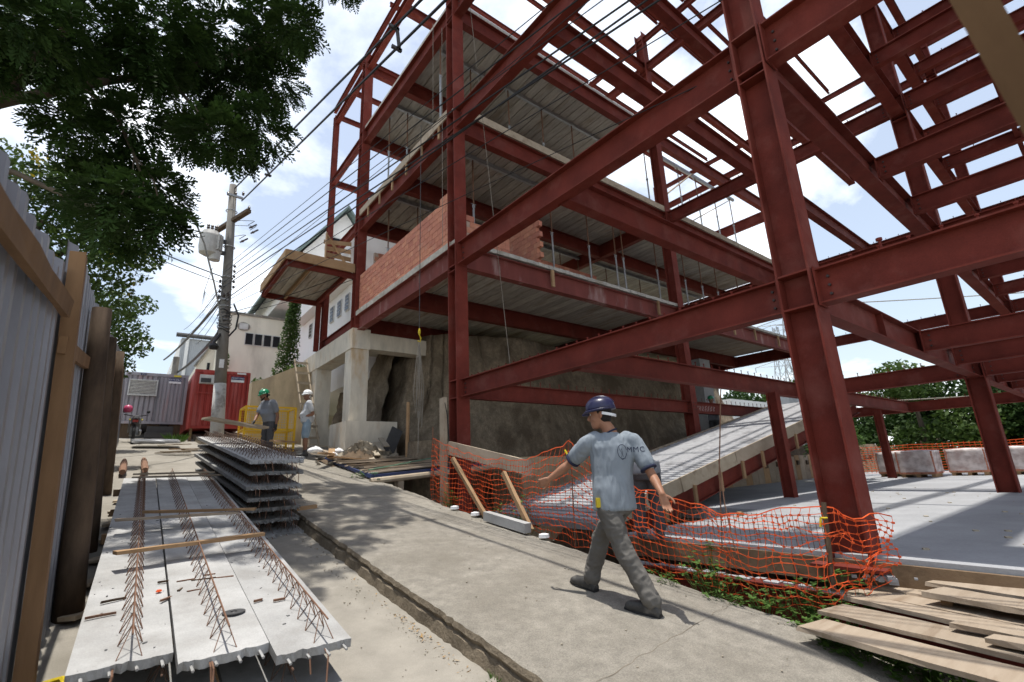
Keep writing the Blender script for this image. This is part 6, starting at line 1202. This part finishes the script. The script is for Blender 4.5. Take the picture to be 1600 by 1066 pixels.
me.from_pydata(V_, [], F_); me.update(); project_print('emblem', me, shirt, pc - br * .0 + V((0, 0, 0)), br, (0, 0, 1), X['navy'])
mb = MB(); q = V((3.195, 2.93, -.31)); mb.ob(q, V((.03, .045, 0)) * .5, V((-.045, .03, 0)) * .35, (0, 0, .038)); tm = single('tape_measure', mb, X['yelrope'], 'yellow tape measure clipped at the walking man\'s left hip', 'tape measure')
def local(base, f, s=1.):
    f = V(f).normalized(); r = f.cross(UPV); B = V(base); return lambda a, b, c: B + (r * a + f * b + UPV * c) * s
def standing(base, f, sc=1., **kw):
    P = local(base, f, sc); F = V(f).normalized(); d = dict(base=base, head=P(0, .02, 1.585), hf=F, neck=P(0, -.01, 1.43), chest=P(0, 0, 1.21), cf=F, pel=P(0, 0, .93), pf=F, sl=P(-.19, 0, 1.36), sr=P(.19, 0, 1.36), el=P(-.23, -.02, 1.07), er=P(.23, -.02, 1.07), wl=P(-.22, .1, .84), wr=P(.22, .1, .84), hl=P(-.09, 0, .90), hr=P(.09, 0, .90), kl=P(-.1, .02, .49), kr=P(.1, .02, .49), al=P(-.11, 0, .09), ar=P(.11, 0, .09), tl=F, tr=F)
    for k, v in kw.items(): d[k] = P(*v) if isinstance(v, tuple) and len(v) == 3 and k not in ('hf', 'cf', 'pf', 'hdl', 'hdr', 'pnl', 'pnr') else v
    return d
b1 = (2.84, 13.9, .50); F1 = (-.85, -.42, 0)
person('bearded man in a green hard hat bending over the tall slab stack', standing(b1, F1, 1.06, head=(0, .20, 1.52), hf=(-.9, -.2, -.25), neck=(0, .10, 1.40), chest=(0, .06, 1.18), pel=(0, -.03, .90), sl=(-.19, .06, 1.33), sr=(.19, .07, 1.33), er=(.2, .20, 1.04), wr=(.08, .36, .86), el=(-.24, -.03, 1.03), wl=(-.25, .0, .76), hdr=(-.6, .1, -.7), pnr=(-.3, 0, -.9), hdl=(0, 0, -1), hem=-.02), 'shirt2', 'trouserd', 'hhgreen', 'skin2', vox=.013, gloves='lr', belly=.085, beard=True, sleeve=.6)
b2 = (3.83, 14.05, .54); F2 = (-.86, .12, 0)
person('man in a white hard hat and denim shorts, hand on hip', standing(b2, F2, 1.05, head=(0, .03, 1.585), hf=(-.95, -.15, -.05), wr=(.13, .05, 1.0), er=(.30, -.16, 1.10), hdr=(-.8, .1, -.1), pnr=(0, -1, 0), el=(-.22, -.1, 1.08), wl=(-.1, .12, 1.0), hdl=(-.3, .9, 0), hem=-.06), 'shirt3', 'denim', 'hhwhite', 'skin2', vox=.013, shorts=True, belly=.06, beard=False, sleeve=.62, hairm='eyew')
b3 = (16.0, 8.95, .45); F3 = (-.85, -.3, 0)
person('worker in a green hard hat with dark sleeves reaching out beside the ramp', standing(b3, F3, sr=(.18, .05, 1.34), er=(.2, .30, 1.25), wr=(.12, .52, 1.36), sl=(-.18, .05, 1.34), el=(-.2, .28, 1.16), wl=(-.1, .5, 1.22), hdr=(-.7, -.2, .2), hdl=(-.7, -.2, .2)), 'shirt2', 'trouserd', 'hhgreen', 'skin2', vox=.016, longsleeve='navy', sleeve=.5)
b4 = (4.98, 3.78, -.85); F4 = (.78, .62, 0)
person('stooping worker in dark trousers on the slab edge behind the walking man', standing(b4, F4, pel=(0, -.12, .78), chest=(-.12, .2, .86), neck=(-.16, .36, .95), head=(-.2, .46, .98), hf=(.7, .6, -.6), cf=(.7, .55, -.3), sl=(-.3, .3, .9), sr=(.05, .34, .88), er=(.1, .5, .66), wr=(.06, .58, .45), el=(-.34, .5, .66), wl=(-.28, .58, .45), hdl=(0, 0, -1), hdr=(0, 0, -1), hl=(-.09, -.1, .76), hr=(.09, -.1, .76), kl=(-.1, .02, .42), kr=(.1, .02, .42)), 'shirt2', 'trouserd', 'hhblue', 'skin2', vox=.014)
